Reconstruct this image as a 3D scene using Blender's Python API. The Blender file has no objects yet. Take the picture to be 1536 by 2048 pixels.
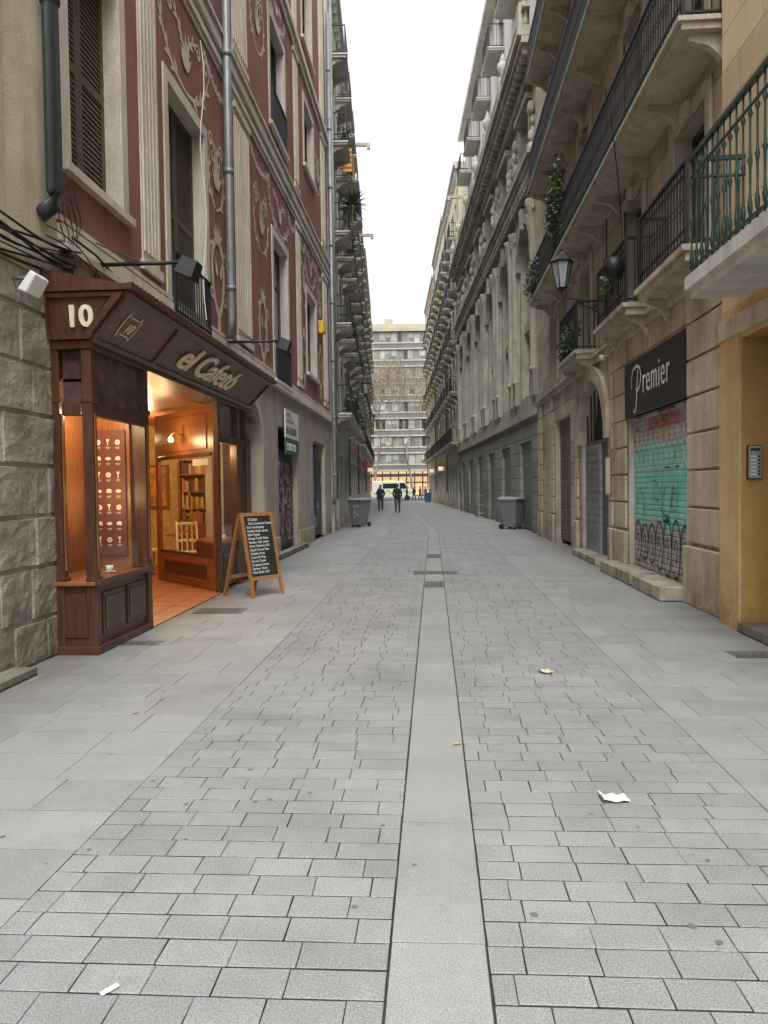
import bpy, math, random, bmesh
from mathutils import Matrix, Vector
random.seed(7)
U=random.uniform
SC=bpy.context.scene; COL=SC.collection
sin,cos,pi=math.sin,math.cos,math.pi
A=math.radians(3.4); TA=math.tan(A)
# ---------------------------------------------------------------- materials
def newmat(name):
    m=bpy.data.materials.new(name); m.use_nodes=True
    nt=m.node_tree; nt.nodes.clear()
    o=nt.nodes.new('ShaderNodeOutputMaterial'); b=nt.nodes.new('ShaderNodeBsdfPrincipled')
    nt.links.new(b.outputs[0],o.inputs[0]); return m,nt,b
def C(c): return (c[0],c[1],c[2],1)
def N(nt,t,**k):
    n=nt.nodes.new(t)
    for a,v in k.items(): setattr(n,a,v)
    return n
def noise(nt,vec,scale,detail=4,rough=.6):
    n=N(nt,'ShaderNodeTexNoise'); n.inputs['Scale'].default_value=scale; n.inputs['Detail'].default_value=detail; n.inputs['Roughness'].default_value=rough
    nt.links.new(vec,n.inputs['Vector']); return n.outputs['Fac']
def mapr(nt,v,a,b,c=0,d=1):
    n=N(nt,'ShaderNodeMapRange'); nt.links.new(v,n.inputs[0])
    for i,x in zip((1,2,3,4),(a,b,c,d)): n.inputs[i].default_value=x
    return n.outputs[0]
def mix(nt,f,a,b,mode='MIX'):
    n=N(nt,'ShaderNodeMix',data_type='RGBA',blend_type=mode)
    for s,v in ((n.inputs[0],f),(n.inputs[6],a),(n.inputs[7],b)):
        if hasattr(v,'links'): nt.links.new(v,s)
        elif isinstance(v,tuple): s.default_value=C(v)
        else: s.default_value=v
    return n.outputs[2]
def scaled(nt,vec,s):
    n=N(nt,'ShaderNodeVectorMath',operation='MULTIPLY'); nt.links.new(vec,n.inputs[0]); n.inputs[1].default_value=s; return n.outputs[0]
def stone(name,c1,c2,rough=.88,scale=1.2,bump=.35,brick=None,streak=.45,fine=45,dark=(.38,.36,.33),rndattr=False,spec=.3,speck=.25,blotch=0,edge=0):
    m,nt,b=newmat(name)
    pos=N(nt,'ShaderNodeNewGeometry').outputs['Position']
    col=mix(nt,mapr(nt,noise(nt,pos,scale,5,.65),.32,.68),c1,c2)
    f=noise(nt,pos,fine,3,.7)
    col=mix(nt,speck,col,mix(nt,mapr(nt,f,.3,.7),(.3,.3,.3),(1,1,1)),'OVERLAY')
    if streak>0:
        s1=noise(nt,scaled(nt,pos,(2.6,2.6,.28)),1.3,5,.7)
        g=mix(nt,mapr(nt,s1,.46,.72,0,streak),(1,1,1),dark)
        col=mix(nt,1.0,col,g,'MULTIPLY')
        s2=noise(nt,pos,.55,5,.7)
        col=mix(nt,mapr(nt,s2,.5,.75,0,streak*.8),col,mix(nt,1.0,col,dark,'MULTIPLY'))
        sz=N(nt,'ShaderNodeSeparateXYZ'); nt.links.new(pos,sz.inputs[0])
        lo=N(nt,'ShaderNodeMath',operation='MULTIPLY'); nt.links.new(mapr(nt,sz.outputs[2],.0,.9,1,0),lo.inputs[0]); nt.links.new(mapr(nt,noise(nt,pos,2.5,4,.7),.3,.65),lo.inputs[1])
        col=mix(nt,lo.outputs[0],col,mix(nt,1.0,col,(.5,.47,.43),'MULTIPLY'))
    if blotch:
        s2=noise(nt,pos,1.1,6,.75); col=mix(nt,mapr(nt,s2,.48,.7,0,blotch),col,mix(nt,1.0,col,(.6,.59,.57),'MULTIPLY'))
        s3=noise(nt,pos,5.3,5,.75); col=mix(nt,mapr(nt,s3,.56,.70,0,blotch*.8),col,mix(nt,1.0,col,(1.28,1.28,1.25),'MULTIPLY'))
        s4=noise(nt,pos,9,5,.75); col=mix(nt,mapr(nt,s4,.60,.72,0,blotch),col,mix(nt,1.0,col,(.68,.67,.65),'MULTIPLY'))
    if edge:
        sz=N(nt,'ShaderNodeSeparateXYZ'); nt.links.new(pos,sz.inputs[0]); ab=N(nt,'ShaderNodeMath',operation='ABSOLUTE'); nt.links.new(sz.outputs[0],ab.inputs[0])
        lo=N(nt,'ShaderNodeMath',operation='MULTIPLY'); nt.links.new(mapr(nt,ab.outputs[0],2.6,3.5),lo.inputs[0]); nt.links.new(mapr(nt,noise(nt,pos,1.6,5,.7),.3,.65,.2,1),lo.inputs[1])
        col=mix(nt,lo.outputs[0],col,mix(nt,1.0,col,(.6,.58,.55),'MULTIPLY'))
    h=f
    if rndattr:
        a=N(nt,'ShaderNodeAttribute',attribute_name='rnd').outputs['Fac']
        col=mix(nt,1.0,col,mix(nt,a,(.91,.91,.91),(1.06,1.06,1.06)),'MULTIPLY')
    if brick:
        w,hh,ms,ax=brick
        sp=N(nt,'ShaderNodeSeparateXYZ'); nt.links.new(pos,sp.inputs[0])
        cb=N(nt,'ShaderNodeCombineXYZ'); nt.links.new(sp.outputs[ax],cb.inputs[0]); nt.links.new(sp.outputs[2],cb.inputs[1])
        bt=N(nt,'ShaderNodeTexBrick'); nt.links.new(cb.outputs[0],bt.inputs['Vector'])
        for k,v in (('Scale',1),('Mortar Size',ms),('Mortar Smooth',.35),('Brick Width',w),('Row Height',hh),('Bias',0)): bt.inputs[k].default_value=v
        bt.inputs['Color1'].default_value=(.8,.79,.77,1); bt.inputs['Color2'].default_value=(1.08,1.07,1.05,1); bt.inputs['Mortar'].default_value=(.38,.36,.33,1)
        col=mix(nt,1.0,col,bt.outputs['Color'],'MULTIPLY')
        ma=N(nt,'ShaderNodeMath',operation='MULTIPLY_ADD'); nt.links.new(bt.outputs['Fac'],ma.inputs[0]); ma.inputs[1].default_value=-1.6; nt.links.new(f,ma.inputs[2]); h=ma.outputs[0]
    bp=N(nt,'ShaderNodeBump'); bp.inputs['Strength'].default_value=bump; bp.inputs['Distance'].default_value=.02
    nt.links.new(h,bp.inputs['Height']); nt.links.new(bp.outputs[0],b.inputs['Normal'])
    nt.links.new(col,b.inputs['Base Color']); b.inputs['Roughness'].default_value=rough
    b.inputs['Specular IOR Level'].default_value=spec
    return m
def plain(name,c,rough=.6,metal=0,var=.35,scale=9,emit=0,ec=None):
    m,nt,b=newmat(name)
    pos=N(nt,'ShaderNodeNewGeometry').outputs['Position']
    f=mapr(nt,noise(nt,pos,scale,4,.65),.3,.7)
    col=mix(nt,f,tuple(x*(1-var) for x in c),tuple(min(1,x*(1+var*.5)) for x in c))
    nt.links.new(col,b.inputs['Base Color']); b.inputs['Roughness'].default_value=rough; b.inputs['Metallic'].default_value=metal
    if emit: b.inputs['Emission Color'].default_value=C(ec or c); b.inputs['Emission Strength'].default_value=emit
    return m
def wood(name,c,axis=(1,1,9),rough=.45,dark=.35):
    m,nt,b=newmat(name)
    pos=N(nt,'ShaderNodeNewGeometry').outputs['Position']
    f=noise(nt,scaled(nt,pos,axis),6,5,.7)
    col=mix(nt,mapr(nt,f,.3,.7),tuple(x*dark for x in c),c)
    nt.links.new(col,b.inputs['Base Color']); b.inputs['Roughness'].default_value=rough
    bp=N(nt,'ShaderNodeBump'); bp.inputs['Strength'].default_value=.25; bp.inputs['Distance'].default_value=.006
    nt.links.new(f,bp.inputs['Height']); nt.links.new(bp.outputs[0],b.inputs['Normal'])
    return m
def glassm():
    m,nt,b=newmat('clear_glass'); o=nt.nodes['Material Output']
    t=N(nt,'ShaderNodeBsdfTransparent'); g=N(nt,'ShaderNodeBsdfGlossy'); g.inputs['Roughness'].default_value=.03
    lw=N(nt,'ShaderNodeLayerWeight'); pw=N(nt,'ShaderNodeMath',operation='POWER'); nt.links.new(lw.outputs['Facing'],pw.inputs[0]); pw.inputs[1].default_value=4
    mx=N(nt,'ShaderNodeMixShader')
    nt.links.new(mapr(nt,pw.outputs[0],0,1,.05,.6),mx.inputs[0]); nt.links.new(t.outputs[0],mx.inputs[1]); nt.links.new(g.outputs[0],mx.inputs[2]); nt.links.new(mx.outputs[0],o.inputs[0]); return m
PAVE=stone('granite_sett',(.155,.16,.16),(.20,.206,.206),rough=.72,scale=.9,bump=.3,streak=.0,fine=140,rndattr=True,spec=.4,speck=.85,blotch=.42)
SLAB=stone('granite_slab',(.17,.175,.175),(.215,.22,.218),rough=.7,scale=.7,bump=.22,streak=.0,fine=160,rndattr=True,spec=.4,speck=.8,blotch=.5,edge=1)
DIRT=stone('joint_dirt',(.03,.029,.027),(.055,.052,.05),streak=0,scale=3)
ASPH=stone('asphalt',(.05,.05,.052),(.07,.07,.07),streak=0,scale=.5)
CREAM=stone('cream_render',(.48,.42,.31),(.62,.55,.43),streak=.55,scale=.8)
ROUGH=stone('rough_ashlar',(.19,.17,.14),(.38,.345,.285),streak=.5,scale=1.9,bump=1.0,fine=13)
MORT=stone('pale_mortar',(.26,.235,.20),(.34,.31,.27),streak=.3,scale=2)
RED=stone('red_sgraffito_render',(.215,.098,.083),(.285,.14,.118),streak=.4,scale=.9,fine=60,dark=(.55,.48,.45),speck=.4)
ORN=stone('pale_sgraffito',(.52,.465,.395),(.66,.60,.52),streak=.4,scale=1.5,dark=(.52,.47,.41))
PINK=stone('pink_grey_render',(.33,.275,.255),(.45,.39,.365),streak=.55,scale=.7)
SAND=stone('sandstone_blocks',(.39,.34,.265),(.53,.475,.385),brick=(1.5,.52,.012,1),streak=.6,scale=1.0)
SANDP=stone('sandstone_plain',(.40,.355,.28),(.54,.485,.395),streak=.6,scale=1.3)
GREYS=stone('grey_carved_stone',(.31,.29,.24),(.47,.445,.375),streak=.65,scale=1.2)
GREYB=stone('grey_rusticated_stone',(.22,.22,.195),(.31,.305,.27),brick=(1.6,.46,.02,1),streak=.4,scale=1.1,bump=.6)
YEL=stone('ochre_render',(.48,.345,.165),(.60,.45,.23),streak=.4,scale=.7,dark=(.55,.45,.3))
YELD=stone('dark_ochre_reveal',(.36,.22,.065),(.45,.29,.10),streak=.3,scale=.9,dark=(.5,.4,.3))
YELB=stone('pale_ochre_blocks',(.58,.46,.29),(.70,.57,.37),brick=(1.1,.4,.006,1),streak=.2,scale=.7)
WHT=stone('pale_plaster',(.52,.51,.47),(.64,.63,.59),streak=.45,scale=1)
FARW=[stone('beige_facade',(.48,.42,.32),(.61,.55,.44),streak=.45),stone('grey_facade',(.42,.39,.34),(.55,.52,.46),streak=.45),
      stone('ochre_facade',(.58,.48,.32),(.68,.59,.42),streak=.4),stone('cream_facade',(.59,.54,.43),(.70,.65,.54),streak=.4),stone('pale_stone_trim',(.45,.43,.39),(.57,.55,.50),streak=.45)]
IRON=plain('black_iron',(.022,.022,.024),.5,.3)
GRN=plain('green_iron',(.022,.048,.041),.5,.2,.5,14)
PIPE=plain('grey_zinc_pipe',(.22,.225,.23),.5,.3,.3,3)
BPIPE=plain('dark_grey_pipe',(.045,.05,.055),.5)
LOUV=wood('brown_shutter',(.135,.10,.075),(1,1,6),.65,.5)
LOUD=plain('dark_brown_backing',(.05,.038,.03),.8)
DWOOD=wood('dark_brown_wood',(.11,.045,.026),(5,5,.6),.38)
WOODF=wood('fascia_planks',(.235,.155,.115),(.8,.4,14),.6,.4)
OWOOD=wood('orange_varnished_wood',(.34,.13,.045),(6,6,.7),.35,.45)
LWOOD=wood('light_frame_wood',(.42,.2,.07),(6,6,.8),.5,.5)
GLS=plain('dark_window_glass',(.03,.034,.038),.08,0,.3)
CLR=glassm()
FRM=plain('window_frame_paint',(.30,.26,.2),.6)
CURT=plain('pale_blind',(.5,.47,.42),.8)
ROLL=plain('grey_roller_metal',(.26,.26,.25),.45,.5,.3,4)
ROLLB=plain('rust_brown_roller',(.2,.12,.095),.5,.3,.4,4)
BLK=plain('black_sign_panel',(.022,.023,.025),.5,0,.2)
LET=plain('cream_lettering',(.75,.68,.5),.5,0,.1)
WLET=plain('white_lettering',(.8,.8,.78),.5,0,.05)
CHALK=plain('chalk',(.75,.75,.72),.9,0,.1)
SLATE=plain('chalkboard_slate',(.02,.021,.023),.6,0,.3)
TERRA=plain('terracotta_tiles',(.5,.19,.08),.4,0,.3,5)
WARMW=plain('warm_interior_wall',(.66,.44,.17),.8)
POST=plain('maroon_menu_panel',(.15,.042,.028),.6,0,.15)
LAMPM=plain('lamp_glow',(1,.8,.5),.5,0,0,1,14,(1,.72,.35))
GREYP=plain('grey_bin_plastic',(.16,.175,.18),.5,0,.2,5)
LIDP=plain('bin_lid_plastic',(.26,.28,.27),.5,0,.2,5)
RUB=plain('black_rubber',(.02,.02,.02),.8)
LEAF=plain('dark_green_leaves',(.07,.115,.045),.6,0,.6,7)
LEAFY=plain('dry_yellow_leaves',(.35,.27,.09),.7,0,.5,3)
BARK=plain('pale_bark',(.27,.22,.17),.9,0,.4,3)
PAPER=plain('paper',(.75,.72,.62),.8,0,.1)
PAPERB=plain('tan_paper',(.62,.5,.3),.8,0,.1)
BLUEB=plain('blue_plastic',(.02,.1,.35),.5)
WPAINT=plain('white_paint',(.78,.78,.76),.4,0,.1)
HIVIS=plain('hi_vis_green',(.45,.75,.05),.4,0,.1)
YFLAG=plain('flag_yellow',(.7,.48,.05),.7,0,.2); RFLAG=plain('flag_red',(.5,.04,.03),.7,0,.2)
REDP=plain('red_spray_paint',(.45,.05,.05),.5,0,.4,12); BLKP=plain('black_spray_paint',(.035,.035,.04),.5)
PURP=plain('purple_spray_paint',(.12,.08,.3),.5); PNKP=plain('pink_spray_paint',(.42,.16,.27),.5)
GOLD=plain('gold_leaf_lettering',(.6,.38,.1),.4,.2,.2)
CABLE=plain('black_cable',(.015,.015,.015),.6)
BLGRY=plain('blue_grey_spandrel',(.115,.125,.13),.4,0,.25,.3)
SLBW=plain('cream_concrete_band',(.34,.31,.235),.7,0,.15,.3)
OGLS=plain('office_glass',(.17,.175,.165),.2,0,.6,.5)
SILV=plain('brushed_silver',(.42,.42,.42),.4,.3,.1)
# ---------------------------------------------------------------- builders
class Fr:
    def __init__(s,ox,oy,a,side):
        s.o=(ox,oy); s.t=(-sin(a),cos(a)); s.n=(cos(a)*side,sin(a)*side); s.side=side
    def p(s,a,d,z): return Vector((s.o[0]+s.t[0]*a+s.n[0]*d,s.o[1]+s.t[1]*a+s.n[1]*d,z))
class W0:
    def p(s,x,y,z): return Vector((x,y,z))
W=W0()
L0=Fr(-3.6,0,0,1); L1=Fr(-3.5,27.2,A,1); R0=Fr(3.35,0,0,-1); RY=Fr(3.2,0,0,-1); R1=Fr(3.5,24.6,A,-1)
def thing(name,label,cat,loc,group=None):
    e=bpy.data.objects.new(name,None); e.location=loc; e.empty_display_size=.2; COL.objects.link(e)
    e['label']=label; e['category']=cat
    if group: e['group']=group
    return e
def wloc(o):
    v=o.location.copy()
    while o.parent: o=o.parent; v+=o.location
    return v
class G:
    def __init__(s,F=W): s.F=F; s.v=[]; s.f=[]; s.mi=[]; s.ms=[]; s.sm=[]; s.rn=[]
    def m(s,m):
        if m not in s.ms: s.ms.append(m)
        return s.ms.index(m)
    def face(s,pts,m,raw=False,smooth=False,r=0):
        b=len(s.v)
        s.v+= [Vector(p) if raw else s.F.p(*p) for p in pts]
        s.f.append(list(range(b,b+len(pts)))); s.mi.append(s.m(m)); s.sm.append(smooth); s.rn.append(r)
    def mesh(s,pts,faces,m,smooth=False,raw=False):
        b=len(s.v); s.v+=[Vector(p) if raw else s.F.p(*p) for p in pts]; k=s.m(m)
        for f in faces: s.f.append([b+i for i in f]); s.mi.append(k); s.sm.append(smooth); s.rn.append(0)
    def box(s,a0,a1,b0,b1,c0,c1,m):
        P=[(x,y,z) for z in (c0,c1) for y in (b0,b1) for x in (a0,a1)]
        s.mesh(P,[(0,1,3,2),(4,6,7,5),(0,4,5,1),(2,3,7,6),(0,2,6,4),(1,5,7,3)],m)
    def hexa(s,P,m):
        s.mesh(P,[(3,2,1,0),(4,5,6,7),(0,1,5,4),(1,2,6,5),(2,3,7,6),(3,0,4,7)],m)
    def prism(s,P,z0,z1,m):
        n=len(P); s.mesh([(a,b,z0) for a,b in P]+[(a,b,z1) for a,b in P],[tuple(range(n))[::-1],tuple(range(n,2*n))]+[(i,(i+1)%n,n+(i+1)%n,n+i) for i in range(n)],m)
    def tube(s,path,r,m,seg=6,closed=False,raw=False):
        P=[Vector(p) if raw else s.F.p(*p) for p in path]; n=len(P); V=[];Fc=[]
        for i,p in enumerate(P):
            if closed: t=P[(i+1)%n]-P[i-1]
            else: t=P[min(i+1,n-1)]-P[max(i-1,0)]
            if t.length<1e-6: t=Vector((0,0,1))
            t.normalize(); up=Vector((0,0,1)) if abs(t.z)<.9 else Vector((1,0,0))
            x=t.cross(up).normalized(); y=t.cross(x); rr=r[i] if isinstance(r,(list,tuple)) else r
            V+=[p+x*rr*cos(2*pi*k/seg)+y*rr*sin(2*pi*k/seg) for k in range(seg)]
        for i in range(n if closed else n-1):
            j=(i+1)%n
            for k in range(seg): Fc.append((i*seg+k,i*seg+(k+1)%seg,j*seg+(k+1)%seg,j*seg+k))
        if not closed: Fc+= [tuple(range(seg))[::-1],tuple(range((n-1)*seg,n*seg))]
        s.mesh(V,Fc,m,seg>5,raw=True)
    def lathe(s,c,prof,m,seg=10,smooth=True):
        c=s.F.p(*c); V=[];Fc=[]
        for r,z in prof: V+=[c+Vector((r*cos(2*pi*k/seg),r*sin(2*pi*k/seg),z)) for k in range(seg)]
        for i in range(len(prof)-1):
            for k in range(seg): Fc.append((i*seg+k,i*seg+(k+1)%seg,(i+1)*seg+(k+1)%seg,(i+1)*seg+k))
        Fc+=[tuple(range(seg))[::-1],tuple(range((len(prof)-1)*seg,len(prof)*seg))]
        s.mesh(V,Fc,m,smooth,raw=True)
    def ribbon(s,pts,w,d,m,taper=True):
        n=len(pts); L=[];Rr=[]
        for i,(x,z) in enumerate(pts):
            a=pts[max(i-1,0)]; b=pts[min(i+1,n-1)]; tx,tz=b[0]-a[0],b[1]-a[1]; l=math.hypot(tx,tz) or 1
            ww=w*(.3+.7*sin(pi*min(1,max(0,(i+.5)/n))))/2 if n>3 and taper else w/2
            L.append((x-tz/l*ww,d,z+tx/l*ww)); Rr.append((x+tz/l*ww,d,z-tx/l*ww))
        s.mesh(L+Rr,[(i,i+1,n+i+1,n+i) for i in range(n-1)],m)
    def blob(s,c,r,m,seg=8):
        rx,ry,rz=r if isinstance(r,tuple) else (r,r,r); V=[];Fc=[];R_=5
        for i in range(R_+1):
            a=-pi/2+pi*i/R_
            V+=[(c[0]+rx*cos(a)*cos(2*pi*k/seg),c[1]+ry*cos(a)*sin(2*pi*k/seg),c[2]+rz*sin(a)) for k in range(seg)]
        for i in range(R_):
            for k in range(seg): Fc.append((i*seg+k,i*seg+(k+1)%seg,(i+1)*seg+(k+1)%seg,(i+1)*seg+k))
        s.mesh(V,Fc,m,True)
    def leaf(s,x,z,a,L,w,d,m):
        P=[]
        for k in range(9):
            t=k/8; P.append((L*t,w*sin(pi*t**.6)/2))
        P=P+[(u,-v) for u,v in P[-2:0:-1]]
        s.mesh([(x+u*cos(a)-v*sin(a),d,z+u*sin(a)+v*cos(a)) for u,v in P],[tuple(range(len(P)))],m)
    def obj(s,name,parent=None,label=None,bevel=0,norm=True,kind=None,cat=None,rn=False,group=None):
        me=bpy.data.meshes.new(name)
        if not s.v: s.v=[Vector((0,0,0))]
        xs=[v.x for v in s.v]; ys=[v.y for v in s.v]; zs=[v.z for v in s.v]
        o0=Vector(((min(xs)+max(xs))/2,(min(ys)+max(ys))/2,min(zs)))
        if kind=='structure': o0=Vector((0,0,0))
        me.from_pydata([v-o0 for v in s.v],[],s.f)
        for m in s.ms: me.materials.append(m)
        me.polygons.foreach_set('material_index',s.mi); me.polygons.foreach_set('use_smooth',s.sm)
        if rn:
            a=me.attributes.new('rnd','FLOAT','FACE'); a.data.foreach_set('value',s.rn)
        if norm:
            bm=bmesh.new(); bm.from_mesh(me); bmesh.ops.recalc_face_normals(bm,faces=bm.faces); bm.to_mesh(me); bm.free()
        o=bpy.data.objects.new(name,me); COL.objects.link(o)
        if parent: o.parent=parent; o.location=o0-wloc(parent)
        else: o.location=o0
        if bevel:
            b=o.modifiers.new('bevel','BEVEL'); b.width=bevel; b.segments=1; b.limit_method='ANGLE'
        for k,v in (('label',label),('kind',kind),('category',cat),('group',group)):
            if v: o[k]=v
        return o
def text(body,size,org,xd,ud,m,parent,name='lettering',shear=0,ext=.006,off=0,align='LEFT',space=1,sx=1,line=1):
    c=bpy.data.curves.new('t','FONT'); c.body=body; c.size=size; c.shear=shear; c.extrude=ext; c.offset=off; c.align_x=align; c.space_character=space; c.resolution_u=4; c.space_line=line
    t=bpy.data.objects.new('t',c); COL.objects.link(t); bpy.context.view_layer.update()
    me=bpy.data.meshes.new_from_object(t.evaluated_get(bpy.context.evaluated_depsgraph_get()))
    bpy.data.objects.remove(t)
    xd=Vector(xd).normalized(); ud=Vector(ud).normalized(); nd=xd.cross(ud)
    for v in me.vertices: v.co=xd*v.co.x*sx+ud*v.co.y+nd*v.co.z
    me.materials.clear(); me.materials.append(m); me.name=name
    o=bpy.data.objects.new(name,me); COL.objects.link(o); o.parent=parent; o.location=Vector(org)-wloc(parent); return o
def wall(g,s0,s1,z0,z1,ops,m,th=.3,mr=None,d=0):
    mr=mr or m
    S=sorted({s0,s1}|{x for o in ops for x in o[:2] if s0<x<s1}); Z=sorted({z0,z1}|{x for o in ops for x in o[2:4] if z0<x<z1})
    for i in range(len(S)-1):
        for j in range(len(Z)-1):
            a,b=(S[i]+S[i+1])/2,(Z[j]+Z[j+1])/2
            if any(o[0]<a<o[1] and o[2]<b<o[3] for o in ops): continue
            g.face([(S[i],d,Z[j]),(S[i+1],d,Z[j]),(S[i+1],d,Z[j+1]),(S[i],d,Z[j+1])],m)
    for a,b,c,e in ops:
        g.face([(a,d,c),(a,d-th,c),(a,d-th,e),(a,d,e)],mr); g.face([(b,d,c),(b,d,e),(b,d-th,e),(b,d-th,c)],mr)
        g.face([(a,d,e),(a,d-th,e),(b,d-th,e),(b,d,e)],mr)
        if c>.02: g.face([(a,d,c),(b,d,c),(b,d-th,c),(a,d-th,c)],mr)
def arch(g,s0,s1,zs,zt,m,th=.3,d=0,ring=0,mr=None,rw=.18):
    n=14; P=[]
    for i in range(n+1):
        a=pi-pi*i/n; P.append(((s0+s1)/2+(s1-s0)/2*cos(a),zs+(zt-zs)*sin(a)))
    for i in range(n):
        (x0,z0),(x1,z1)=P[i],P[i+1]
        g.face([(x0,d,z0),(x1,d,z1),(x1,d,zt+.001),(x0,d,zt+.001)],m); g.face([(x0,d,z0),(x0,d-th,z0),(x1,d-th,z1),(x1,d,z1)],mr or m)
        if ring:
            k=1+rw*2/(s1-s0); kz=1+rw/(zt-zs); c=(s0+s1)/2
            q=lambda x,z,o:(c+(x-c)*k,zs+(z-zs)*kz) if o else (x,z)
            a0,a1,b0,b1=q(x0,z0,0),q(x1,z1,0),q(x0,z0,1),q(x1,z1,1)
            g.hexa([(a0[0],d+.003,a0[1]),(a1[0],d+.003,a1[1]),(b1[0],d+.003,b1[1]),(b0[0],d+.003,b0[1]),(a0[0],d+ring,a0[1]),(a1[0],d+ring,a1[1]),(b1[0],d+ring,b1[1]),(b0[0],d+ring,b0[1])],mr or m)
def window(F,s0,s1,z0,z1,d,kind,par,name='window'):
    g=G(F); f=.06
    if kind=='louvre':
        c=(s0+s1)/2
        g.box(s0,s1,d-.03,d-.02,z0,z1,LOUD)
        for a,b in ((s0,c-.01),(c+.01,s1)):
            g.box(a,a+f,d-.02,d+.02,z0,z1,LOUV); g.box(b-f,b,d-.02,d+.02,z0,z1,LOUV); g.box(a+f,b-f,d-.02,d+.018,z0,z0+f,LOUV); g.box(a+f,b-f,d-.02,d+.018,z1-f,z1,LOUV); zm=z0+(z1-z0)*.5; g.box(a+f,b-f,d-.02,d+.018,zm-.05,zm+.05,LOUV)
            z=z0+f
            while z<z1-f-.02:
                g.mesh([(a+f,d-.006,z+.06),(b-f,d-.006,z+.06),(b-f,d+.01,z-.004),(a+f,d+.01,z-.004)],[(0,1,2,3)],LOUV); z+=.06
    elif kind=='roller':
        n=max(4,int((z1-z0)/.085)); h=(z1-z0)/n; V=[];Fc=[]
        for i in range(n):
            V+=[(s0,d,z0+i*h),(s1,d,z0+i*h),(s0,d+.018,z0+i*h+h*.25),(s1,d+.018,z0+i*h+h*.25),(s0,d+.018,z0+i*h+h*.8),(s1,d+.018,z0+i*h+h*.8)]
        V+=[(s0,d,z1),(s1,d,z1)]
        for k in range(len(V)//2-1): Fc.append((2*k,2*k+1,2*k+3,2*k+2))
        g.mesh(V,Fc,ROLL)
    else:
        c=(s0+s1)/2; fm=FRM if kind!='dark' else LOUV
        g.box(s0+f,s1-f,d-.02,d-.01,z0+f,z1-f,GLS)
        for a,b,e,h in ((s0,s0+f,z0,z1),(s1-f,s1,z0,z1),(s0+f,s1-f,z0,z0+f),(s0+f,s1-f,z1-f,z1),(c-.03,c+.03,z0+f,z1-f)): g.box(a,b,d-.03,d+.02,e,h,fm)
        zz=z1-(z1-z0)*.28
        g.box(s0+f,c-.03,d-.025,d+.012,zz,zz+.05,fm); g.box(c+.03,s1-f,d-.025,d+.012,zz,zz+.05,fm)
        if kind=='dark': g.box(s0+f,c-.03,d-.009,d+.01,z0+f,z0+.75,fm); g.box(c+.03,s1-f,d-.009,d+.01,z0+f,z0+.75,fm)
        if kind=='blind': g.box(s0+f,s1-f,d-.008,d-.004,z0+(z1-z0)*U(.3,.7),z1-f,CURT)
    return g.obj(name,par)
def ring(g,c,r,w,m,d,seg=8): g.tube([(c[0]+r*cos(2*pi*k/seg),d,c[1]+r*sin(2*pi*k/seg)) for k in range(seg)],w,m,4,True)
def railing(F,s0,s1,do,z0,h,par,m=IRON,sp=.12,orn=False,di=0,bw=.009,name='railing'):
    g=G(F); t=.018
    for z,k in ((z0+.06,t*.6),(z0+h,t)):
        g.box(s0,s1,do-t,do+t,z-k,z+k,m); g.box(s0,s0+2*t,di,do-t,z-k,z+k,m); g.box(s1-2*t,s1,di,do-t,z-k,z+k,m)
    if orn: g.box(s0,s1,do-t*.5,do+t*.5,z0+h-.16,z0+h-.145,m); g.box(s0,s1,do-t*.5,do+t*.5,z0+.2,z0+.212,m)
    n=max(2,int((s1-s0)/sp))
    for i in range(n+1):
        x=s0+bw+(s1-s0-2*bw)*i/n; k=bw*(2 if i in(0,n) else 1)
        g.box(x-k,x+k,do-k,do+k,z0,z0+h-.018,m)
        if orn and i<n:
            xm=x+(s1-s0)/n/2; rr=(s1-s0)/n*.42
            ring(g,(xm,z0+h-.085),rr*.95,.006,m,do,7); ring(g,(xm,z0+.135),rr*.95,.006,m,do,7); ring(g,(xm,z0+h*.52),rr,.007,m,do,7)
    n=max(1,int((do-di)/sp))
    for i in range(n):
        y=di+.03+(do-di-.05)*i/n
        for x in (s0+t,s1-t): g.box(x-bw,x+bw,y-bw,y+bw,z0,z0+h-.018,m)
    return g.obj(name,par,norm=False)
def balcony(F,s0,s1,z,do,par,stonem,h=1.0,m=IRON,orn=False,sp=.12,thick=.16,br=True,di=0):
    g=G(F); g.box(s0-.04,s1+.04,di+.003,do+.05,z-thick*.4,z,stonem); g.box(s0,s1,di+.003,do,z-thick,z-thick*.4-.002,stonem)
    if br:
        n=max(2,int((s1-s0)/1.5)+1)
        for i in range(n):
            x=s0+.15+(s1-s0-.3)*i/(n-1); zt=z-thick-.002
            pr=[(di+.003,zt),(do*.8,zt),(do*.82,zt-.06),(do*.62,zt-.1),(do*.4,zt-.13),(do*.22,zt-.22),(do*.16,zt-.28),(di+.003,zt-.3)]
            k=len(pr); g.mesh([(x-.05,a,b) for a,b in pr]+[(x+.05,a,b) for a,b in pr],[tuple(range(k)),tuple(range(k,2*k))[::-1]]+[(q,(q+1)%k,k+(q+1)%k,k+q) for q in range(k)],stonem)
    b=g.obj('balcony',par); railing(F,s0,s1,do-.02,z,h,b,m,sp,orn,di); return b
def leaves(g,c,r,n,m,size=.06):
    for i in range(n):
        while 1:
            p=Vector((U(-1,1),U(-1,1),U(-1,1)))
            if p.length<1: break
        q=Vector((c[0]+p.x*r[0],c[1]+p.y*r[1],c[2]+p.z*r[2]))
        a=Vector((U(-1,1),U(-1,1),U(-1,.6))).normalized()*size*U(.6,1.3); b=a.cross(Vector((U(-1,1),U(-1,1),U(-1,1)))).normalized()*size*.35
        g.face([tuple(q),tuple(q+a*.5+b),tuple(q+a),tuple(q+a*.5-b)],m)
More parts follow.
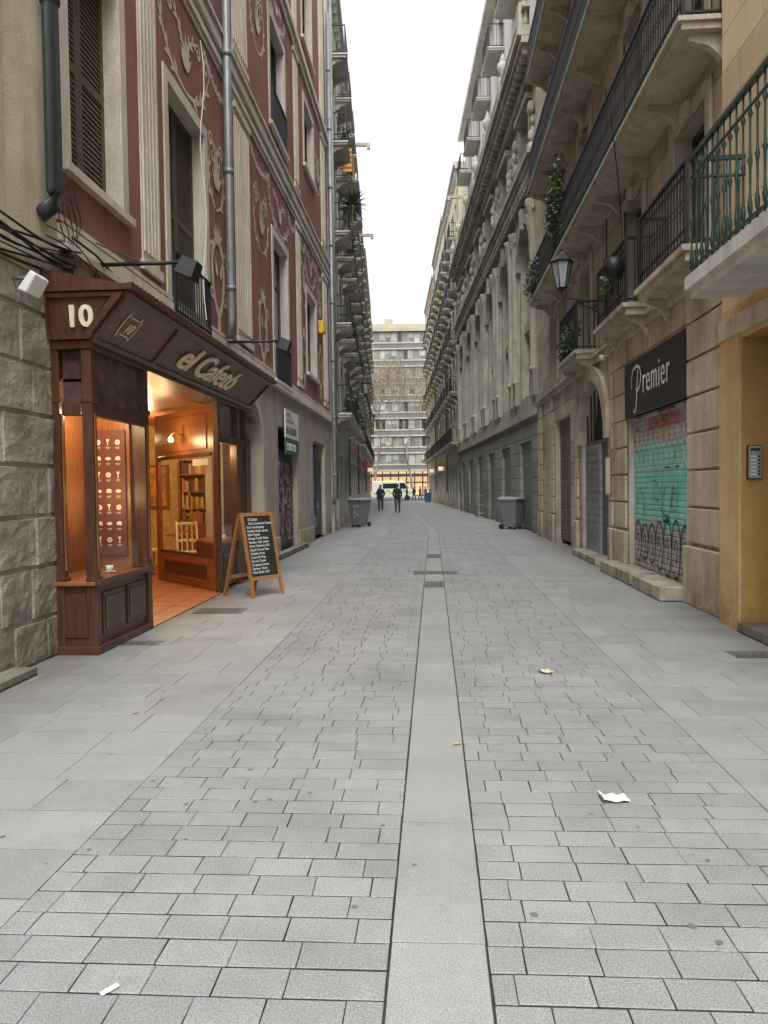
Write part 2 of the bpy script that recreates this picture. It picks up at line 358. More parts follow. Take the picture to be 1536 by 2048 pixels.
def spiral(cx,cz,r,turns,a0,dr,n=18):
    return [(cx+r*(1-.85*i/n)*cos(a0+dr*turns*2*pi*i/n),cz+r*(1-.85*i/n)*sin(a0+dr*turns*2*pi*i/n)) for i in range(n+1)]
def acanthus(g,p0,p1,bulge,r,lw,d):
    (x0,z0),(x1,z1)=p0,p1; dx,dz=x1-x0,z1-z0; L=math.hypot(dx,dz); nx,nz=-dz/L,dx/L; sg=1 if bulge>0 else -1
    pts=[(x0+dx*t+nx*bulge*sin(pi*t),z0+dz*t+nz*bulge*sin(pi*t)) for t in [i/12 for i in range(13)]]
    g.ribbon(pts,lw,d,ORN)
    cx,cz=x1-nx*r*sg,z1-nz*r*sg; a0=math.atan2(z1-cz,x1-cx)
    g.ribbon(spiral(cx,cz,r,1.25,a0,-sg),lw*.9,d+.001,ORN)
    for i,s_ in ((3,-1),(4,1),(6,1),(7,-1),(9,1),(10,-1)):
        px,pz=pts[i]; t=math.atan2(pts[i+1][1]-pts[i-1][1],pts[i+1][0]-pts[i-1][0])
        g.leaf(px,pz,t+s_*.75,lw*U(2.0,3.0),lw*1.05,d+.002+.001*(i%3),ORN)
def scroll(cx,cz,w,h,par,lw=.07,d=.006):
    g=G(L0)
    for sx in (-1,1):
        acanthus(g,(cx,cz-h*.35),(cx+sx*w*.42,cz+h*.18),sx*-h*.16,h*.14,lw,d)
        acanthus(g,(cx,cz-h*.1),(cx+sx*w*.2,cz+h*.38),sx*h*.1,h*.09,lw*.8,d+.004)
    for k in range(5): g.leaf(cx,cz-h*.12,pi/2+(k-2)*.4,h*(.42-.07*abs(k-2)),lw*1.5,d+.012+.001*k,ORN)
    g.obj('scrollwork',par,norm=False)
def garland(s0,s1,z,drop,par):
    g=G(L0); n=14; w=s1-s0
    for i in range(n+1):
        t=i/n; x=s0+w*t; zz=z-drop*4*t*(1-t)
        for s_ in (.6,2.2,3.9,5.4): g.leaf(x,zz,s_+i,.12,.06,.006+.001*((i+int(s_))%4),ORN)
    g.obj('scrollwork',par,norm=False)
def squig(g,s0,s1,z0,z1,n,w,d,m):
    for i in range(n):
        cx,cz=U(s0,s1),U(z0,z1); a=U(0,6); pts=[]
        for k in range(12):
            a+=U(-.2,1.0); cx+=.08*cos(a); cz+=.1*sin(a); pts.append((min(s1,max(s0,cx)),min(z1,max(z0,cz))))
        g.ribbon(pts,w,d+.001*(i%3),m,False)
# ---------------------------------------------------------------- ground
def bend(u,v): return (u-(TA*(v-27) if v>27 else 0),v)
g=G(); g.face([(-900,-900,-.02),(900,-900,-.02),(900,1500,-.02),(-900,1500,-.02)],DIRT); g.obj('ground',kind='structure')
def sett(g,u0,u1,v0,v1,m,gu,gv,ch,dz=.0006,r=None,jt=.0015):
    j=lambda:U(-jt,jt)
    P=[(u0+gu+j(),v0+gv+j()),(u1-gu+j(),v0+gv+j()),(u1-gu+j(),v1-gv+j()),(u0+gu+j(),v1-gv+j())]
    cx,cy=(u0+u1)/2,(v0+v1)/2; t=U(-dz,dz); r=random.random() if r is None else r
    low=[(*bend(*p),-.015) for p in P]; mid=[(*bend(*p),t-.002) for p in P]; top=[]
    for x,y in P:
        x+=ch if x<cx else -ch; y+=ch if y<cy else -ch
        top.append((*bend(x,y),t+U(-dz,dz)*.5))
    b=len(g.v); g.v+=[Vector(p) for p in low+mid+top]; k=g.m(m); kd=g.m(DIRT)
    for f in ((8,9,10,11),(4,5,9,8),(5,6,10,9),(6,7,11,10),(7,4,8,11)): g.f.append([b+i for i in f]); g.mi.append(k); g.sm.append(False); g.rn.append(r)
    for f in ((0,1,5,4),(1,2,6,5),(2,3,7,6),(3,0,4,7)): g.f.append([b+i for i in f]); g.mi.append(kd); g.sm.append(False); g.rn.append(r)
g=G(); v=.2
while v<92:
    dv=.148 if v<45 else .296
    for lo,hi in ((-1.56,-.165),(.165,1.56)):
        L=.235 if v<45 else .47
        u=lo; off=U(.3,.8)*L; first=True
        while u<hi-.02:
            e=u+(off if first else L*U(.93,1.07)); first=False
            if hi-e<.09: e=hi
            sett(g,u,min(e,hi),v,v+dv,PAVE,.0019,.0036,.003,dz=.0008); u=e
    v+=dv
v=.0
while v<92:
    L=U(.75,.95); sett(g,-.16,.16,v,v+L,SLAB,.0022,.0018,.003,r=U(.3,.7)); v+=L
g.obj('road',kind='structure',norm=False,rn=True)
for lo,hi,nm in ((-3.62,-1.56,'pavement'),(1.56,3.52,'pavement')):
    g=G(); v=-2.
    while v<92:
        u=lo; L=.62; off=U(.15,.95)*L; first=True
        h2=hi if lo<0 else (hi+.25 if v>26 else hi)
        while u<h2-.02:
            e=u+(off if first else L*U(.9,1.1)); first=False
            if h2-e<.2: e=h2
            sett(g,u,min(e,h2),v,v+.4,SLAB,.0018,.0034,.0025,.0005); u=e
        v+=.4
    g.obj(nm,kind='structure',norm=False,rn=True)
g=G(); g.box(-60,40,92.2,112,-.1,.0,ASPH); g.obj('road',kind='structure')
g=G(); g.box(-60,40,112.2,131,-.1,.12,SLAB); g.obj('pavement',kind='structure')
MET=plain('worn_cast_iron',(.06,.058,.055),.6,.3,.4,20); MST=plain('stone_grey_cover',(.13,.13,.125),.7,.1,.4,20)
def drain(x,y,w,l,lab):
    g=G(); z=.0035
    g.box(x-w/2,x+w/2,y-l/2,y+l/2,-.01,z,MST); n=int(w/.07)
    for i in range(n):
        for j in range(max(1,int(l/.13))): g.box(x-w/2+.03+i*.07,x-w/2+.06+i*.07,y-l/2+.03+j*.13,y-l/2+.11+j*.13,z+.001,z+.0025,MET)
    for q in ((x-w/2-.01,x+w/2+.01,y-l/2-.01,y-l/2),(x-w/2-.01,x+w/2+.01,y+l/2,y+l/2+.01)): g.box(*q,-.01,z+.001,MET)
    o=g.obj('drain_cover'); o['label']=lab; o['category']='drain cover'
drain(.03,14.0,.82,.5,'worn iron drain cover set in stone paving'); drain(-.0,12.3,.3,.7,'narrow iron grate in central paving strip')
drain(-2.75,9.7,.62,.4,'iron access cover beside the café doorway'); drain(-3.0,7.65,.4,.18,'small iron cover below café window'); drain(2.85,7.1,.35,.25,'small square cover near ochre wall'); drain(.0,17.4,.3,.9,'long grate in central paving strip')
def litter(x,y,w,l,m,lab,a,hh=.012):
    g=G(); V=[];n=4
    for i in range(n+1):
        for j in range(n+1):
            px,py=(i/n-.5)*w,(j/n-.5)*l
            V.append((x+px*cos(a)-py*sin(a),y+px*sin(a)+py*cos(a),.006+hh*abs(sin(i*1.7+j*1.1))+(hh*1.6 if i==0 else 0)))
    g.mesh(V,[(i*(n+1)+j,(i+1)*(n+1)+j,(i+1)*(n+1)+j+1,i*(n+1)+j+1) for i in range(n) for j in range(n)],m)
    o=g.obj('paper_scrap'); o['label']=lab; o['category']='litter'
litter(.87,3.8,.13,.09,PAPER,'crumpled white paper scrap on stone setts',.1); litter(.91,6.42,.11,.12,PAPERB,'tan paper napkin lying on stone setts',.3)
litter(-1.02,2.28,.018,.06,CHALK,'thin flattened white paper shred on paving',-.6,.0015)
for x,y,a in ((.12,4.6,.4),(-.9,7.5,1.3),(1.2,8.6,2.2),(.2,9.7,.1),(-2.1,5.2,.8)):
    g=G(); g.mesh([(x+.03*cos(a+k)*r,y+.03*sin(a+k)*r,.006+.006*(i%2)) for i,(k,r) in enumerate(((0,1.4),(1.2,.6),(pi,1),(5,.6)))],[(0,1,2,3)],LEAFY); o=g.obj('fallen_leaf',norm=False); o['label']='small dry brown leaf lying on paving'; o['category']='leaf'; o['group']='dry leaves on the paving'
STAIN=plain('old_chewing_gum',(.115,.115,.113),.8,0,.2)
g=G()
for i in range(150):
    x,y=U(-3,3),2.6+18*random.random()**1.4; r=U(.006,.016)
    g.mesh([(x+r*U(.7,1.3)*cos(k*pi/4),y+r*U(.7,1.3)*sin(k*pi/4),.003) for k in range(8)],[tuple(range(8))],STAIN)
o=g.obj('chewing_gum_stains',norm=False,kind='stuff'); o['label']='dark flattened chewing gum spots on paving'; o['category']='gum stains'
# ---------------------------------------------------------------- cream building with rough stone base (near)
T=thing('apartment_building','cream rendered building with rough stone block base','building',(-3.6,3,0))
g=G(L0); wall(g,-1,7.3,3.55,20,[(4.9,5.9,4.9,7.2)],CREAM,.25); g.box(-1,7.3,-6,-.3,3,20,CREAM); g.obj('upper_wall',T)
g=G(L0); z=0; g.box(-1,7.26,-.5,-.012,0,3.55,MORT)
while z<3.5:
    h=U(.38,.52); h=min(h,3.53-z); s=-1+U(0,.5)
    while s<7.24:
        e=min(7.24,s+U(.5,.95)); 
        if 7.24-e<.15: e=7.24
        k=U(.0,.02); i=.008
        g.hexa([(s+i,-.03,z+i),(e-i,-.03,z+i),(e-i,-.03,z+h-i),(s+i,-.03,z+h-i),(s+.024,k,z+.028),(e-.024,k+U(-.01,.01),z+.024),(e-.03,k+U(-.01,.01),z+h-.03),(s+.022,k,z+h-.026)],ROUGH); s=e
    z+=h
o=g.obj('stone_base',T,label='rough weathered stone block base'); 
sb=o.modifiers.new('s','SUBSURF'); sb.levels=sb.render_levels=3; sb.subdivision_type='SIMPLE'
tx=bpy.data.textures.new('rough','CLOUDS'); tx.noise_scale=.12; tx.noise_depth=4
dm=o.modifiers.new('d','DISPLACE'); dm.texture=tx; dm.strength=.034; dm.mid_level=.5; dm.texture_coords='GLOBAL'
g=G(L0); g.box(4.7,4.88,.003,.05,4.75,7.4,SANDP); g.box(5.92,6.1,.003,.05,4.75,7.4,SANDP); g.box(4.65,6.15,.003,.12,4.6,4.78,SANDP); g.obj('window_surround',T)
window(L0,4.9,5.9,4.9,7.2,-.15,'louvre',T)
g=G(L0); g.tube([(7.02,.13,14),(7.02,.13,4.35),(7.02,.11,4.22),(6.98,.0,4.12)],.075,BPIPE,10); g.tube([(7.02,.13,6.05),(7.02,.13,6.2)],.09,BPIPE,10); g.obj('downpipe',T,label='thick dark grey drainpipe')
g=G(L0); g.box(3.5,6.3,0.01,.22,-.01,.07,GREYB); g.obj('door_step',T)
# ---------------------------------------------------------------- red sgraffito building
T=thing('decorated_building','red building with cream scrollwork, pilasters and tall windows','building',(-3.6,15,0))
ops=[(7.6,8.9,4.8,7.35),(10.55,12.25,4.02,7.2),(17.6,19.3,4.1,7.4),(22.3,24.0,4.95,7.3),
     (7.6,8.9,9.9,12.6),(10.55,12.25,9.9,12.6),(17.6,19.3,9.9,12.4),(22.3,24,10.9,12.8),
     (7.6,8.9,14.5,17),(10.55,12.25,14.5,17),(17.6,19.3,14.5,17),(22.3,24,14.5,17)]
g=G(L0); wall(g,7.3,27.1,3.95,20,ops,RED,.32,ORN); g.box(7.3,27.1,-7,-.5,3.1,20,RED); g.obj('upper_wall',T,label='dark red rendered wall')
g=G(L0); gops=[(7.25,13.05,0,2.98),(14.2,16.0,0,3.3),(17.8,20.3,0,3.05),(23.0,25.6,0,3.03)]
wall(g,7.3,27.1,0,3.95,gops,PINK,.32,SANDP); arch(g,14.2,16.0,2.3,3.3,PINK,.32,0,.06,SANDP,.2); g.box(16.0,16.2,.003,.06,0,2.3,SANDP); g.box(14.0,14.2,.003,.06,0,2.3,SANDP)
g.box(16,27.1,-7,-.5,0,3.1,PINK); g.obj('ground_floor_wall',T,label='stained pink grey ground floor wall')
for s0,s1 in ((9.5,10.1),(14.2,15.3),(20.6,21.2),(25.6,26.5)):
    for z0,z1 in ((4.45,8.6),(9.75,13.2),(13.9,18.5)):
        g=G(L0); g.box(s0,s1,.002,.02,z0,z1,ORN); n=5 if s1-s0<.8 else 8
        for i in range(n): 
            x=s0+(s1-s0)*(i+.5)/n; g.box(x-.028,x+.028,.021,.045,z0+.12,z1-.12,ORN)
        g.box(s0-.05,s1+.05,.002,.06,z1,z1+.12,ORN); g.box(s0-.05,s1+.05,.002,.055,z0-.12,z0,ORN)
        g.obj('pilaster',T,label='cream fluted pilaster strip')
for grp in (((3.9,.07,.10),(4.0,.16,.05),(4.2,.05,.03)),((8.75,.05,.03),(8.85,.1,.06),(9.0,.05,.025),(9.1,.2,.08),(9.34,.06,.12),(9.43,.05,.03),(9.55,.04,.02)),((13.4,.1,.06),(13.6,.2,.12))):
    g=G(L0)
    for z,h,d in grp: g.box(7.3,27.05,.002,d,z,z+h,ORN)
    g.obj('cornice',T,label='cream moulded band between storeys')
for (a,b,c,e) in ops:
    k=.17; g=G(L0)
    g.box(a-k,a,.002,.025,c,e+k,ORN); g.box(b,b+k,.002,.025,c,e+k,ORN); g.box(a,b,.002,.024,e,e+k,ORN); g.box(a-k-.04,b+k+.04,-.1,.09,c-.09,c,ORN)
    g.obj('window_surround',T)
for c,z,w,h in ((8.25,8.05,2.2,1.05),(11.4,7.95,2.8,1.35),(18.45,8.05,3.0,1.1),(23.1,8.05,2.6,1.2),(11.4,13.0,2.2,.7),(18.45,12.9,2.6,.7)): scroll(c,z,w,h,T,.085)
for c,z,w,h in ((16.4,7.2,1.6,1.7),(12.95,6.8,.9,1.5),(21.8,7.3,1.0,1.7),(24.9,7.3,1.1,1.7),(16.35,11.4,1.5,1.7),(13.3,11.4,1.0,1.7),(24.9,11.6,1.0,1.6)): scroll(c,z,w,h,T,.075)
for a,b in ((12.4,14.1),(15.4,17.3),(19.6,20.6),(21.3,22.2),(24.2,25.5)): garland(a,b,8.6,.28,T)
for c,z0_ in ((12.95,5.15),(16.4,5.0),(24.9,5.4),(21.7,5.3)):   # vase shaped cartouches
    g=G(L0); pts=[(c+.34*sin(t)*(1-.25*cos(t)),z0_+.62*cos(t)*-1) for t in [2*pi*i/24 for i in range(25)]]
    g.ribbon(pts,.13,.01,ORN,False); g.leaf(c,z0_-.95,pi/2,.5,.2,.013,ORN)
    for k in range(5): g.leaf(c,z0_+.55,pi/2+(k-2)*.45,.38,.11,.014+.001*k,ORN)
    for k in (-1,1):
        g.ribbon(spiral(c+k*.4,z0_-.3,.16,1.1,pi/2,k),.07,.02,ORN); g.ribbon(spiral(c+k*.38,z0_+.4,.14,1.1,-pi/2,k),.065,.022,ORN); g.leaf(c+k*.1,z0_,pi/2-k*.3,.3,.12,.024,ORN)
    g.obj('scrollwork',T,label='cream oval cartouche with curled leaves',norm=False)
for i,(a,b,c,e) in enumerate(ops): window(L0,a,b,c,e,-.2,'louvre' if i not in(2,3) else 'dark',T)
for a,b,z in ((10.55,12.25,4.02),(17.6,19.3,4.1),(17.6,19.3,9.9),(10.55,12.25,9.9)): railing(L0,a,b,.06,z,.85,T,IRON,.11,False,-.02)
for (a,b,c) in ((14.2,16.0,3.3),(17.8,20.3,3.05),(23,25.6,3.03)):
    g=G(L0); g.box(a,b,-.36,-.3,0,c,LOUD)
    if a<15: g.box(14.3,15.9,-.3,-.2,0,2.6,LOUV)
    else:
        for i in range(4):
            x=a+(b-a)*i/4; w_=(b-a)/4; g.box(x+.03,x+w_-.03,-.17,-.13,.08,c-.5,BPIPE); g.box(x+.12,x+w_-.12,-.13,-.12,.2,1.1,BPIPE); g.box(x+.12,x+w_-.12,-.13,-.12,1.3,c-.7,BPIPE)
    g.obj('door',T,label='dark metal door with graffiti' if a>15 else 'arched brown wooden door')
g=G(L0); squig(g,17.9,20.2,.3,2.2,12,.05,-.105,PNKP); squig(g,17.9,20.2,.3,2.2,9,.03,-.10,CHALK)
for z,c in ((1.95,18.6),(1.35,18.6),(.75,18.6),(1.95,19.4),(1.35,19.5),(.75,19.4)): g.ribbon([(c+.22*cos(t),z+.24*sin(t)) for t in [2*pi*i/12 for i in range(13)]],.09,-.098,PNKP,False)
g.obj('graffiti',T,norm=False)
g=G(L0); squig(g,23.1,25.5,.3,2.3,12,.05,-.105,PURP); squig(g,23.1,25.5,.3,2.3,9,.03,-.10,CHALK); g.obj('graffiti',T,norm=False)
text('APURA',.42,L0.p(23.1,-.09,2.55),(0,1,0),(0,0,1),PURP,T,'graffiti_lettering',.2,.002,.02,sx=1.1)
for a,b,d_,h in ((13.0,13.95,.04,.5),(16.25,17.7,.05,.45),(20.4,22.9,.05,.45)): g=G(L0); g.box(a,b,.003,d_,0,h,SANDP); g.obj('plinth',T)
g=G(L0); g.box(16.3,20.5,0.052,.25,0,.12,GREYB); g.obj('door_step',T)
g=G(L0); g.box(13.4,13.8,.003,.06,1.3,1.8,SILV); g.box(13.45,13.75,.06,.065,1.5,1.75,BLK); g.obj('intercom',T)
for s,zb,r in ((13.25,4.2,.07),(26.95,1.0,.07)):
    g=G(L0); g.tube([(s,.15,18),(s,.15,zb+.3),(s,.1,zb)],r,PIPE,10)
    for z in range(int(zb)+1,18,2): g.tube([(s,.15,z),(s,.15,z+.09)],r*1.18,PIPE,10)
    g.obj('downpipe',T,label='grey zinc drainpipe')
g=G(L0); g.tube([(11.9+.04*sin(k*.9),.1+.03*sin(k),8.5-.33*k) for k in range(14)],.008,WPAINT,5); g.obj('cable',T,label='loose white cable hanging down facade')
S=thing('rental_sign','white and green letting sign above a shop door','sign',L0.p(19.3,0,2.5))
g=G(L0); g.box(18.35,20.15,.05,.08,2.82,3.5,WPAINT); g.box(18.35,20.15,.05,.08,2.42,2.815,plain('sign_green',(.06,.14,.12),.5)); g.obj('sign_panel',S)
text('EN ALQUILER',.24,L0.p(18.42,.085,2.92),(0,1,0),(0,0,1),BLK,S,ext=.002,off=.004,sx=.95); text('93 292 37 92',.24,L0.p(18.42,.085,2.52),(0,1,0),(0,0,1),WLET,S,ext=.002,off=.006,sx=.98); text('GESTION\nINMOBILIARIA',.15,L0.p(18.5,.085,3.34),(0,1,0),(0,0,1),PIPE,S,ext=.002)
for s,z in ((8.1,3.98),(13.4,4.15)):
    S=thing('floodlight','black spotlight on a long arm over the café sign','floodlight',L0.p(s,0,z),'arm floodlights over the café')
    g=G(L0); g.tube([(s,0,z),(s,1.0,z)],.022,IRON,6); g.tube([(s,0,z+.25),(s,.5,z+.02)],.008,IRON,4); g.obj('arm',S)
    g=G(L0); g.hexa([(s-.13,.92,z-.12),(s+.13,.92,z-.12),(s+.13,1.1,z-.2),(s-.13,1.1,z-.2),(s-.1,1.0,z+.05),(s+.1,1.0,z+.05),(s+.1,1.16,z-.02),(s-.1,1.16,z-.02)],IRON); g.obj('lamp_head',S)
S=thing('floodlight','white square floodlight on the stone wall with cables','floodlight',L0.p(6.45,0,3.45))
g=G(L0); g.hexa([(6.32,.12,3.27),(6.56,.12,3.27),(6.56,.2,3.24),(6.32,.2,3.24),(6.32,.24,3.43),(6.56,.24,3.43),(6.56,.29,3.39),(6.32,.29,3.39)],WPAINT); g.tube([(6.46,0,3.4),(6.46,.24,3.4)],.02,PIPE); g.obj('lamp_head',S,bevel=.01)
g=G(L0)
for i in range(11):
    z0=3.6+U(0,.35); z1=3.72+U(-.1,.25); sg=U(.03,.2); d=U(.03,.12)
    g.tube([(4.5+3.0*t,d+.03*sin(6*t+i),z0+(z1-z0)*t-sg*4*t*(1-t)+.03*sin(9*t+i)) for t in [k/14 for k in range(15)]],U(.007,.016),CABLE,5)
for i in range(5): g.tube([(7.3+.09*i+.06*sin(k+i),.05,4.6-.08*k) for k in range(10)],.007,CABLE,4)
for i in range(2):
    a0,b0=U(0,.2),U(0,2); g.tube([(6.9+.9*t,.1+.3*sin(pi*t)*U(.7,1),3.72+.12*sin(5*t+b0)+a0*(1-t)) for t in [k/12 for k in range(13)]],.008,CABLE,4)
g.tube([(7.2,.2,3.98),(7.9,.12,4.02),(8.6,.06,3.96),(10,.06,3.99),(13,.06,3.96),(20,.06,3.93)],.013,CABLE,5)
o=g.obj('cable_bundle'); o['label']='tangled black cables sagging along the walls'; o['category']='cables'
S=thing('alarm_box','small yellow alarm box fixed on red wall','alarm box',L0.p(25,0,7)); g=G(L0); g.box(24.6,25.0,.0,.16,6.55,6.95,YFLAG); g.box(24.65,24.95,.16,.19,6.6,6.9,YFLAG); g.obj('casing',S,bevel=.02)
# ---------------------------------------------------------------- café shopfront
T=thing('cafe_shopfront','dark carved wood café front with lit display window','shopfront',L0.p(10,.2,0))
g=G(L0)
def post(a,b,c,e,z0,z1): 
    g.box(a,b,c,e,z0,z1,DWOOD); g.box(a-.012,b+.012,c-.0,e+.014,z1-.5,z1-.44,DWOOD); g.box(a-.012,b+.012,c,e+.014,.66,.74,DWOOD); g.box(a+.03,b-.03,e,e+.01,.8,z1-.6,OWOOD)
post(7.09,7.19,.3,.4,.0,2.9); post(7.09,7.2,.0,.08,.0,2.9); post(8.42,8.54,.24,.4,0,2.9); post(11.36,11.46,.32,.4,0,2.9); post(12.45,12.58,.28,.4,0,2.9); post(13.03,13.15,.0,.4,0,2.9)
g.box(7.07,13.17,.0,.43,2.9,2.985,DWOOD); g.box(7.21,8.42,.32,.39,2.28,2.4,DWOOD); g.box(11.46,13.03,.32,.39,2.28,2.4,DWOOD); g.box(7.1,7.2,.1,.28,2.28,2.4,DWOOD)
g.box(12.6,13.03,.3,.385,.7,2.28,DWOOD); g.box(7.05,8.44,.415,.45,.66,.72,DWOOD); g.obj('frame',T,bevel=.006)
g=G(L0); g.box(7.12,8.42,-.25,.37,.06,.66,DWOOD); g.box(7.07,8.5,.0,.42,.0,.08,DWOOD); g.box(7.05,8.56,-.25,.4,.662,.7,OWOOD)
for a,b in ((7.26,7.78),(7.86,8.36)): g.box(a,b,.37,.39,.16,.58,DWOOD); g.box(a+.05,b-.05,.39,.405,.21,.53,LOUV)
g.box(7.1,7.12,.06,.3,.16,.58,DWOOD); g.obj('base_panel',T,bevel=.006)
CP=[(11.5,.30),(11.5,.37),(13.03,.37),(13.03,-.25),(12.25,-.25)]
g=G(L0); g.prism(CP,.06,.72,DWOOD); g.prism([(a,b+(.02 if b>.3 else 0)) for a,b in CP],.722,.76,OWOOD)
for a,b in ((11.55,12.2),(12.3,12.95)): g.box(a,b,.37,.39,.16,.58,DWOOD); g.box(a+.05,b-.05,.39,.405,.21,.53,LOUV)
g.obj('base_panel',T,bevel=.004)
for q in ([(7.21,.345,.7),(8.42,.345,.7),(8.42,.345,2.28),(7.21,.345,2.28)],[(7.14,.1,.7),(7.14,.28,.7),(7.14,.28,2.28),(7.14,.1,2.28)],[(11.46,.345,.76),(12.45,.345,.76),(12.45,.345,2.28),(11.46,.345,2.28)]):
    g=G(L0); g.face(q,CLR); g.obj('display_glass',T)
TR=plain('transom_picture',(.10,.055,.05),.15,0,.8,4)
for q in ((7.21,8.42,.34,.35),(11.46,13.03,.34,.35),(7.14,7.15,.1,.28)): g=G(L0); g.box(*q,2.4,2.9,TR); g.obj('transom_window',T)
z0,z1=2.99,3.40
g=G(L0); g.hexa([(7.05,.3,z0),(13.17,.3,z0),(13.17,.43,z0),(7.05,.43,z0),(7.0,.65,z1),(13.35,.65,z1),(13.35,.78,z1),(7.0,.78,z1)],WOODF)
g.hexa([(7.05,.0,z0),(7.05,.43,z0),(7.15,.43,z0),(7.15,.0,z0),(7.0,.0,z1),(7.0,.78,z1),(7.1,.78,z1),(7.1,.0,z1)],DWOOD)
g.obj('fascia',T,label='slanted planked wooden fascia')
def fp(s,t,o=0): return (s,.43+.35*t+o*.76,z0+(z1-z0)*t-o*.65)
g=G(L0)
for s in (7.08,8.55,13.15):
    a=-.02 if s<7.2 else 0; b=.14 if s>13 else 0
    g.hexa([fp(s-.03,0),fp(s+.03,0),fp(s+.03,0,.03),fp(s-.03,0,.03),fp(s-.03+a+b,1),fp(s+.03+a+b,1),fp(s+.03+a+b,1,.03),fp(s-.03+a+b,1,.03)],DWOOD)
for t0,t1 in ((-.04,.05),(.93,1.04)): 
    k0=-.05*t1; k1=.18*t1
    g.hexa([fp(7.05+k0,t0),fp(13.17+k1,t0),fp(13.17+k1,t0,.035),fp(7.05+k0,t0,.035),fp(7.05+k0,t1),fp(13.17+k1,t1),fp(13.17+k1,t1,.035),fp(7.05+k0,t1,.035)],DWOOD)
def sp(d,t,o=0): return (7.05-.05*t-o,d,z0+(z1-z0)*t)
for t0,t1 in ((-.02,.08),(.9,1.0)):
    g.hexa([sp(0,t0),sp(.43+.35*t0,t0),sp(.43+.35*t0,t0,.03),sp(0,t0,.03),sp(0,t1),sp(.43+.35*t1,t1),sp(.43+.35*t1,t1,.03),sp(0,t1,.03)],DWOOD)
g.hexa([sp(.36,.08),sp(.44,.08),sp(.44,.08,.03),sp(.36,.08,.03),sp(.66,.9),sp(.745,.9),sp(.745,.9,.03),sp(.66,.9,.03)],DWOOD)
g.hexa([sp(.0,.08),sp(.04,.08),sp(.04,.08,.03),sp(.0,.08,.03),sp(.0,.9),sp(.04,.9),sp(.04,.9,.03),sp(.0,.9,.03)],DWOOD)
g.obj('fascia_moulding',T)
g=G(L0); g.hexa([(6.95,.0,3.41),(13.4,.0,3.41),(13.4,.84,3.41),(6.95,.84,3.41),(6.95,.0,3.62),(13.4,.0,3.62),(13.4,.84,3.45),(6.95,.84,3.45)],DWOOD); g.box(6.92,13.44,.8,.88,3.405,3.46,DWOOD)
for i in range(60): s=7.0+6.3*i/59; g.blob((s,.84,3.475),(.035,.03,.02),DWOOD,5)
g.obj('canopy_roof',T)
up=Vector((.35,0,.41)); 
def fpos(s,t,o): return L0.p(*fp(s,t,o))
text('el Cafetó',.47,fpos(9.05,.22,.035),(0,1,0),up,LET,T,'sign_lettering',.38,.012,.009,sx=1.4,space=.98)
g=G(L0); P=[(-.2,.26),(-.13,.2),(.13,.2),(.2,.26),(.24,.14),(.24,-.14),(.2,-.26),(.13,-.2),(-.13,-.2),(-.2,-.26),(-.24,-.14),(-.24,.14)]
for k,o,m in ((1,.012,LET),(.86,.016,WOODF)): g.mesh([fp(7.52+x*.75*k,.48+z*1.0*k,o) for x,z in P],[tuple(range(12))],m)
g.obj('number_plate',T); text('10',.16,fpos(7.43,.36,.022),(0,1,0),up,LET,T,'number_lettering',.3,.003,.002)
text('10',.27,L0.p(7.02,.2,3.1),(1,0,0),(0,-.12,1),LET,T,'number_lettering',0,.012,.008)
g=G(L0); g.box(8.36,8.42,-.25,.24,.7,2.88,OWOOD); g.box(7.14,8.36,-.29,-.25,.7,2.88,OWOOD); g.box(7.14,8.42,-.25,.34,2.6,2.63,OWOOD); g.obj('case_lining',T)
g=G(L0); g.box(8.33,8.355,-.16,.2,.85,2.24,POST)
for r in range(7):
    for c in range(3):
        d=-.1+c*.11; z=2.1-r*.18; s=8.325-.002*((r+c)%2); m_=[CHALK,LET,PAPER][(r*2+c)%3]; k_=(r+2*c)%4
        if k_==0: g.mesh([(s,d+.03*cos(t),z+.03*sin(t)) for t in [k*pi/5 for k in range(10)]],[tuple(range(10))],m_); g.mesh([(s-.003,d+.01*cos(t),z+.01*sin(t)) for t in [k*pi/3 for k in range(6)]],[tuple(range(6))],TERRA)
        elif k_==1: g.mesh([(s,d-.03,z-.015),(s,d+.03,z-.02),(s,d+.028,z+.02),(s,d,z+.028),(s,d-.025,z+.015)],[(0,1,2,3,4)],m_)
        elif k_==2: g.mesh([(s,d-.02,z+.035),(s,d+.02,z+.035),(s,d+.005,z),(s,d+.004,z-.03),(s,d+.015,z-.035),(s,d-.015,z-.035),(s,d-.004,z-.03),(s,d-.005,z)],[(0,1,2,7),(7,2,3,6),(6,3,4,5)],m_)
        else: g.mesh([(s,d+.032*cos(t),z+.018*sin(t)) for t in [k*pi/5 for k in range(10)]],[tuple(range(10))],m_)
        g.box(8.324,8.328,d-.025,d+.025,z-.058,z-.053,CHALK); g.box(8.324,8.328,d-.02,d+.015,z-.07,z-.066,CHALK)
g.obj('menu_panel',T,label='maroon menu panel with small food pictures')
for s,d,z in ((7.45,.2,.7),(7.9,.18,.7),(12.0,.2,.76),(12.2,.22,.76)):
    g=G(L0); c=(s,d,z); g.lathe(c,[(.02,.0),(.06,.006),(.075,.014),(.0,.012)],WPAINT,12); g.lathe(c,[(.022,.015),(.035,.03),(.04,.075),(.036,.075),(.0,.02)],WPAINT,12); ring(g,(s+.05,z+.045),.018,.005,WPAINT,d,8); o=g.obj('coffee_cup'); o['label']='white coffee cup and saucer in display window'; o['category']='cup'; o['group']='cups in the display windows'
def plight(p,e,r=.04,col=(1,.64,.30)):
    l=bpy.data.lights.new('warm_lamp','POINT'); l.energy=e; l.color=col; l.shadow_soft_size=r
    o=bpy.data.objects.new('warm_lamp',l); o.location=p; COL.objects.link(o)
g=G(L0)
